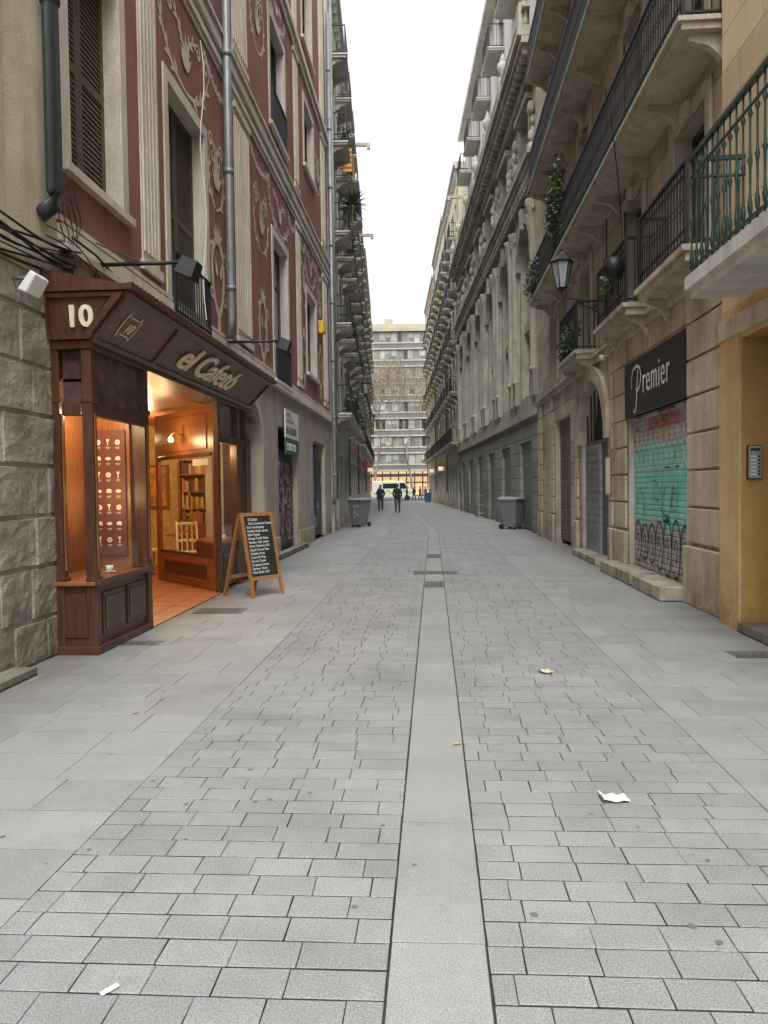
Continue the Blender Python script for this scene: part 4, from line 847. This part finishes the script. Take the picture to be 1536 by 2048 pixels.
for s in (1.6,4.7,7.9,11,14,17):
    for z in (4.3,7.6,10.9,14.1): 
        if U(0,1)<.5: plant((s+U(-.5,.5),.5,z+.55),(.4,.24,.45),140,'green potted plant on iron balcony',F=L1,size=.13,trail=2)
g=G(L1)
for i in range(90):
    a=U(0,2*pi); e=U(-.2,1.2); L=U(.6,1.0); c=Vector((1.2,.75,11.9)); p=c+Vector((cos(a)*cos(e),sin(a)*cos(e)*.8,sin(e)))*L; w=Vector((-sin(a),cos(a),0))*.04
    q_=c+(p-c)*.5; g.face([tuple(c),tuple(q_+w),tuple(p+Vector((0,0,-.15))),tuple(q_-w)],LEAF)
g.tube([(1.2,.7,10.9),(1.2,.75,11.9)],.05,BARK); o=g.obj('yucca_plant',norm=False); o['label']='spiky yucca plant leaning over iron balcony'; o['category']='plant'
def flag(F,s,d,z,w,h,lab):
    g=G(F); n=9
    for i in range(n): g.mesh([(s,d+.03*sin(i),z+h*i/n),(s+w,d+.05,z+h*i/n),(s+w,d+.05,z+h*(i+1)/n),(s,d+.03*sin(i+1),z+h*(i+1)/n)],[(0,1,2,3)],YFLAG if i%2==0 else RFLAG)
    for i in range(n): g.mesh([(s-.01,d*.45,z+h*i/n),(s-.01,d,z+h*i/n),(s-.01,d,z+h*(i+1)/n),(s-.01,d*.45,z+h*(i+1)/n)],[(0,1,2,3)],YFLAG if i%2==0 else RFLAG)
    o=g.obj('flag',norm=False); o['label']=lab; o['category']='flag'
flag(L1,3.6,.66,14.15,1.2,.9,'yellow and red striped flag wrapped on balcony railing')
for F,s,z in ((L1,9,17.5),(L1,16,15.6),(R1,20,18.0)):
    g=G(F); g.box(s-.06,s+.06,-.4,1.3,z,z+.14,SANDP); g.box(s-.08,s+.08,1.15,1.3,z-.13,z,SANDP); o=g.obj('hoist_beam'); o['label']='short hoist beam projecting from upper facade'; o['category']='beam'; o['group']='hoist beams on facades'
for s in (8,24): lantern(L1,s,5.6,.95,'black iron street lantern on wall bracket','wall lanterns along the street')
for s in (34,50): lantern(R1,s,5.6,.95,'black iron street lantern on wall bracket','wall lanterns along the street')
GLO=plain('lit_shop_sign',(.6,.5,.35),.5,0,.1,2,.7,(1,.75,.45))
for F,s,z,m in ((R1,42,3.0,GLO),(R1,55,3.1,GLO),(L1,30,3.2,REDP),(L1,44,3.1,GLO)):
    g=G(F); g.box(s-.03,s+.03,.1,.55,z,z+.35,m); g.box(s-.04,s+.04,.0,.1,z+.15,z+.2,IRON); g.box(s-.035,s+.035,.08,.57,z+.35,z+.38,IRON); o=g.obj('projecting_sign'); o['label']='small shop sign projecting from wall'; o['category']='sign'
# ---------------------------------------------------------------- modern block at the end
T=thing('office_block','modern block with blue grey bands and ribbon windows','building',(-10,130,0))
class EF:
    def p(s,x,d,z): return Vector((-34+x*cos(A)+d*sin(A),132+x*sin(A)-d*cos(A),z))
F=EF(); g=G(F); g.box(0,56,-12,-.6,0,29,SLBW); g.obj('core',T)
WC=plain('pale_window_curtain',(.33,.32,.27),.6,0,.5,.8)
for i in range(8):
    g=G(F); z=4.6+3.0*i; g.box(0,56,-.5,.08,z+.15,z+.9,BLGRY); g.box(0,56,-.5,.16,z+.9,z+1.15,SLBW); g.box(0,56,-.5,.14,z-.1,z+.15,SLBW)
    g.obj('spandrel_band',T)
    g=G(F); z+=1.15; g.box(0,56,-.55,-.12,z,z+1.75,OGLS)
    for k in range(56):
        x=k*1.0; g.box(x,x+.09,-.12,-.02,z,z+1.74,SLBW if k%2==0 else BLGRY)
        if random.random()<.4: g.box(x+.09,x+.96,-.12,-.1,z+U(0,1.1),z+1.72,WC)
        elif random.random()<.25: g.box(x+.3,x+.9,-.12,-.09,z,z+1.72,GLS)
    g.obj('ribbon_window',T)
g=G(F); g.box(0,56,-1.5,.3,28.6,29.2,SLBW); g.box(2,54,-9,-3.5,29.2,30.6,SLBW); g.box(26,27.5,-6,-5,30.6,31.8,SLBW); g.obj('rooftop',T)
SHOP=plain('lit_shop_interior',(.6,.35,.16),.6,0,.9,1.2,.9,(1,.6,.28))
g=G(F); g.box(0,56,-.5,-.3,.3,4.45,SHOP)
for k in range(40): g.box(k*1.4,k*1.4+.2,-.3,.0,0,4.4,BLK)
g.box(0,56,-.28,.1,2.4,2.6,BLK); g.box(0,56,-.3,1.6,3.5,4.0,BLK); 
g.obj('shopfronts',T,label='warm lit shopfronts under dark canopy')
# ---------------------------------------------------------------- bare trees
def tree(x,y,H):
    S=thing('plane_tree','tall nearly bare plane tree with few yellow leaves','tree',(x,y,0),'plane trees by the crossing'); g=G(); tips=[]
    def br(p,d,L,r,lv):
        pts=[p]; rs=[r]
        for i in range(4):
            d=(d+Vector((U(-.18,.18),U(-.18,.18),U(-.02,.14)))).normalized(); p=p+d*L/4; pts.append(p); rs.append(r*(1-.13*(i+1)))
        g.tube(pts,rs,BARK,5 if lv>1 else 4,raw=True)
        if lv==0: tips.append(p); return
        for k in range(3 if lv<3 else 4):
            a=U(0,2*pi); e=U(.4,.85); n=(d*cos(e)+Vector((cos(a),sin(a),.25))*sin(e)).normalized(); br(pts[U(0,1)<.35 and 3 or 4],n,L*U(.65,.85),max(.022,rs[-1]*.64),lv-1)
    br(Vector((x,y,0)),Vector((0,0,1)),H*.33,.24,5); g.obj('trunk',S)
    g=G()
    for t in tips:
        if U(0,1)<.25: leaves(g,tuple(t),(.6,.6,.6),2,LEAFY,.25)
    g.obj('crown',S,norm=False)
tree(-9.0,113.5,22); tree(-3.0,113,20)
# ---------------------------------------------------------------- bins, barrier
def bin_(x,y,a,lab,body=GREYP,lid=LIDP,s=1.0,tag=False):
    S=thing('wheelie_bin',lab,'bin',(x,y,0),None)
    class B:
        def p(_,u,v,z): return Vector((x+s*(u*cos(a)-v*sin(a)),y+s*(u*sin(a)+v*cos(a)),s*z))
    F=B(); g=G(F); g.hexa([(-.22,-.27,.08),(.22,-.27,.08),(.22,.2,.08),(-.22,.2,.08),(-.3,-.36,1.0),(.3,-.36,1.0),(.3,.36,1.0),(-.3,.36,1.0)],body); g.box(-.32,.32,-.38,.38,.97,1.03,body)
    for k in (-.15,0,.15): g.hexa([(k-.02,-.30,.2),(k+.02,-.30,.2),(k+.02,-.27,.2),(k-.02,-.27,.2),(k-.02,-.375,.9),(k+.02,-.375,.9),(k+.02,-.34,.9),(k-.02,-.34,.9)],body)
    g.obj('body',S,bevel=.02)
    g=G(F); g.hexa([(-.33,-.42,1.035),(.33,-.42,1.035),(.33,.38,1.035),(-.33,.38,1.035),(-.28,-.35,1.09),(.28,-.35,1.09),(.28,.34,1.12),(-.28,.34,1.12)],lid); g.obj('lid',S,bevel=.015)
    g=G(F); g.tube([(-.25,.38,1.04),(-.25,.46,1.02),(.25,.46,1.02),(.25,.38,1.04)],.018,body,6); g.obj('handle',S)
    for k in (-.27,.27):
        g=G(F); g.tube([(k-.03,.25,.1),(k+.03,.25,.1)],.1,RUB,14); g.obj('wheel',S)
    g=G(F); g.tube([(-.27,.25,.1),(.27,.25,.1)],.014,IRON,6); g.box(-.2,-.12,-.25,-.2,0,.08,RUB); g.box(.12,.2,-.25,-.2,0,.08,RUB); g.obj('axle',S)
    if tag:
        g=G(F)
        for i in range(4):
            px,pz=-.12+.05*i,.75-.1*i; pts=[]
            for k in range(8): px+=U(-.05,.09); pz+=U(-.07,.06); pts.append((max(-.2,min(.2,px)),-.385,pz))
            g.tube(pts,.006,WPAINT,4)
        g.obj('graffiti',S)
bin_(-2.98,31,-.5,'grey wheeled bin with white graffiti tag by shopfronts',tag=True,s=1.05); bin_(2.85,28.2,.9,'grey wheeled bin standing beside grey stone wall',s=1.05)
bin_(-.55,80,0,'small blue wheeled bin near the crossing',BLUEB,BLUEB,.95)
S=thing('crowd_barrier','folded metal barrier leaning near the palace wall','barrier',(2.35,39.2,0)); g=G()
for y0,y1 in ((39.0,39.25),(39.6,39.35)):
    for x in (2.2,2.6): g.tube([(x,y0,0),(x,y1,1.15)],.018,PIPE,6)
    for z in (.2,.65,1.1): t=z/1.15; g.tube([(2.2,y0+(y1-y0)*t,z),(2.6,y0+(y1-y0)*t,z)],.013,PIPE,5)
g.obj('frame',S)
# ---------------------------------------------------------------- people
SKIN=plain('skin',(.45,.27,.19),.6,0,.1); HAIR=plain('dark_hair',(.02,.015,.012),.6); SHOE=plain('dark_shoes',(.02,.02,.02),.5)
def cl(n,c): return plain(n,c,.85,0,.25,20)
def person(x,y,h,a,lab,jac,tro,step=.2,hairlen=0):
    S=thing('person',lab,'person',(x,y,0)); k=h/1.75
    J={'pel':(0,0,.95,.15,.12),'wai':(0,.0,1.1,.155,.12),'che':(0,.0,1.3,.18,.13),'nb':(0,.0,1.46,.1,.08),'nk':(0,.01,1.53,.06,.06),'hd':(0,.025,1.61,.085,.1),'ht':(0,.02,1.70,.07,.085)}
    E=[('pel','wai'),('wai','che'),('che','nb'),('nb','nk'),('nk','hd'),('hd','ht')]
    for s,n in ((-1,'l'),(1,'r')):
        st=step*s
        J.update({'sh'+n:(s*.19,0,1.4,.08,.08),'el'+n:(s*.25,-.07,1.14,.062,.062),'wr'+n:(s*.19,.07,.95,.05,.05),'hp'+n:(s*.1,0,.88,.105,.11),'kn'+n:(s*.1,st*.6+.04,.49,.078,.08),'an'+n:(s*.1,st*1.1-.02,.09+(.06 if st<0 else 0),.055,.06),'to'+n:(s*.11,st*1.1+.13,.04+(.02 if st<0 else 0),.05,.035)})
        E+=[('che','sh'+n),('sh'+n,'el'+n),('el'+n,'wr'+n),('pel','hp'+n),('hp'+n,'kn'+n),('kn'+n,'an'+n),('an'+n,'to'+n)]
    K=list(J); me=bpy.data.meshes.new('body'); me.from_pydata([J[q][:3] for q in K],[(K.index(p),K.index(q)) for p,q in E],[])
    o=bpy.data.objects.new('b',me); COL.objects.link(o); sk=o.modifiers.new('s','SKIN'); su=o.modifiers.new('u','SUBSURF'); su.levels=2
    for i,q in enumerate(K):
        v=me.skin_vertices[0].data[i]; v.radius=(J[q][3],J[q][4]); v.use_root=(q=='pel')
    bpy.context.view_layer.update(); m2=bpy.data.meshes.new_from_object(o.evaluated_get(bpy.context.evaluated_depsgraph_get())); bpy.data.objects.remove(o)
    m2.materials.clear()
    for mm in (SKIN,jac,tro,SHOE): m2.materials.append(mm)
    for p in m2.polygons: z=p.center.z; p.material_index=0 if z>1.5 else 1 if z>.86 else 2 if z>.1 else 3; p.use_smooth=True
    M=Matrix.Rotation(a,4,'Z')@Matrix.Scale(k,4); m2.transform(M); b=bpy.data.objects.new('body',m2); COL.objects.link(b); b.parent=S
    class B:
        def p(_,u,v,z): return Vector((x+k*(u*cos(a)-v*sin(a)),y+k*(u*sin(a)+v*cos(a)),k*z))
    g=G(B()); g.blob((0,-.005,1.665),(.092,.11,.105),HAIR,10)
    if hairlen: g.blob((0,-.07,1.55),(.08,.05,.14),HAIR,8)
    g.obj('hair',S); g=G(B()); g.blob((0,.125,1.61),(.013,.018,.02),SKIN,6); g.blob((-.035,.105,1.64),(.012,.01,.008),SHOE,6); g.blob((.035,.105,1.64),(.012,.01,.008),SHOE,6); g.obj('face',S)
BK=cl('black_jacket',(.02,.02,.023)); NV=cl('navy_trousers',(.025,.03,.045)); GY=cl('grey_jeans',(.06,.07,.09)); BL=cl('bright_blue_jacket',(.02,.18,.55)); RD=cl('red_jacket',(.4,.04,.04)); BG=cl('beige_coat',(.3,.24,.17))
person(-3.55,52,1.78,pi,'person in black clothes walking with hands in pockets',BK,NV,.14)
person(-2.2,47.5,1.8,.0,'person in black jacket and grey jeans walking away',BK,GY,.1)
for x,y,a,j,t,l in ((-.9,90,1,BL,NV,'person in bright blue jacket near the crossing'),(-2.3,93,2.5,BK,GY,'person in dark coat crossing the road'),(-1.6,96,-1,RD,NV,'person in red jacket at the crossing'),(-6.2,88,.5,BK,NV,'person in dark clothes by corner shop'),(-.2,86,3,BG,GY,'person in beige coat by corner building'),(-3.1,91,1.4,BK,BK,'person in black at the crossing')): person(x,y,U(1.65,1.8),a,l,j,t)
# ---------------------------------------------------------------- van
S=thing('parked_van','white van with bright green side markings','van',(-5.4,100,0))
class VF:
    def p(s,u,v,z): return Vector((-5.2+u,99+v,z))
F=VF(); prof=[(-2.6,.35),(-2.6,2.3),(-2.4,2.45),(1.2,2.45),(1.6,2.3),(2.2,1.45),(2.7,1.25),(2.85,.9),(2.85,.35)]
g=G(F); n=len(prof); g.mesh([(a,-.95,z) for a,z in prof]+[(a,.95,z) for a,z in prof],[tuple(range(n)),tuple(range(n,2*n))[::-1]]+[(i,(i+1)%n,n+(i+1)%n,n+i) for i in range(n)],WPAINT); g.obj('body',S,bevel=.05)
for q in ([(.95,-.96,1.45),(2.1,-.96,1.45),(1.58,-.96,2.2),(.95,-.96,2.2)],[(-1.2,-.96,1.5),(.7,-.96,1.5),(.7,-.96,2.15),(-1.2,-.96,2.15)],[(2.21,-.8,1.5),(2.21,.8,1.5),(1.66,.8,2.28),(1.66,-.8,2.28)]): g=G(F); g.mesh(q,[(0,1,2,3)],GLS); g.obj('window',S,norm=False)
g=G(F)
for i in range(9): g.mesh([(-2.5+.55*i,-.965,.8+.25*(i%2)),(-1.95+.55*i,-.965,.8+.25*(i%2)),(-1.95+.55*i,-.965,1.05+.25*(i%2)),(-2.5+.55*i,-.965,1.05+.25*(i%2))],[(0,1,2,3)],HIVIS)
g.obj('markings',S); g=G(F); g.box(-1,0,-.3,.3,2.46,2.6,HIVIS); g.obj('roof_light',S)
for a in (-1.7,1.9):
    for b in (-.85,.85):
        g=G(F); g.tube([(a,b-.1,.34),(a,b+.1,.34)],.34,RUB,16); g.tube([(a,b-.11,.34),(a,b+.11,.34)],.18,PIPE,12); g.obj('wheel',S)
# ---------------------------------------------------------------- camera, sky, sun
cd=bpy.data.cameras.new('camera'); cd.sensor_fit='VERTICAL'; cd.sensor_height=36; cd.lens=36*1538/2048; cd.clip_end=2500; cd.clip_start=.05
R=Matrix.Rotation(math.radians(3.67),4,'Z')@Matrix.Rotation(math.radians(90-1.77),4,'X')@Matrix.Rotation(-0.014,4,'Z')
co=bpy.data.objects.new('camera',cd); co.matrix_world=Matrix.Translation((0,0,1.55))@R; COL.objects.link(co); SC.camera=co
w=bpy.data.worlds.new('World'); SC.world=w; w.use_nodes=True; nt=w.node_tree; nt.nodes.clear()
o=N(nt,'ShaderNodeOutputWorld'); bg=N(nt,'ShaderNodeBackground'); sk=N(nt,'ShaderNodeTexSky',sky_type='NISHITA'); sk.sun_disc=False; sk.sun_elevation=math.radians(60); sk.sun_rotation=math.radians(180); sk.dust_density=4; sk.air_density=1; sk.ozone_density=1
hs=N(nt,'ShaderNodeHueSaturation'); hs.inputs['Saturation'].default_value=.12; nt.links.new(sk.outputs[0],hs.inputs['Color'])
tc=N(nt,'ShaderNodeTexCoord'); sx=N(nt,'ShaderNodeSeparateXYZ'); nt.links.new(tc.outputs['Generated'],sx.inputs[0])
cf=mapr(nt,noise(nt,scaled(nt,tc.outputs['Generated'],(1,1,2.5)),2.6,6,.6),.3,.7,.92,1.08); gr=mapr(nt,sx.outputs[2],0,.75,1.32,3.5)
mm=N(nt,'ShaderNodeMath',operation='MULTIPLY'); nt.links.new(cf,mm.inputs[0]); nt.links.new(gr,mm.inputs[1])
vm=N(nt,'ShaderNodeVectorMath',operation='SCALE'); nt.links.new(hs.outputs[0],vm.inputs[0]); nt.links.new(mm.outputs[0],vm.inputs['Scale'])
nt.links.new(vm.outputs[0],bg.inputs['Color']); bg.inputs['Strength'].default_value=.15; nt.links.new(bg.outputs[0],o.inputs[0])
sl=bpy.data.lights.new('sun','SUN'); sl.energy=1.2; sl.angle=math.radians(40); sl.color=(1,.98,.94); so=bpy.data.objects.new('sun',sl); so.rotation_euler=(math.radians(30),0,0); COL.objects.link(so)
SC.view_settings.view_transform='Standard'; SC.view_settings.look='None'; SC.view_settings.exposure=0
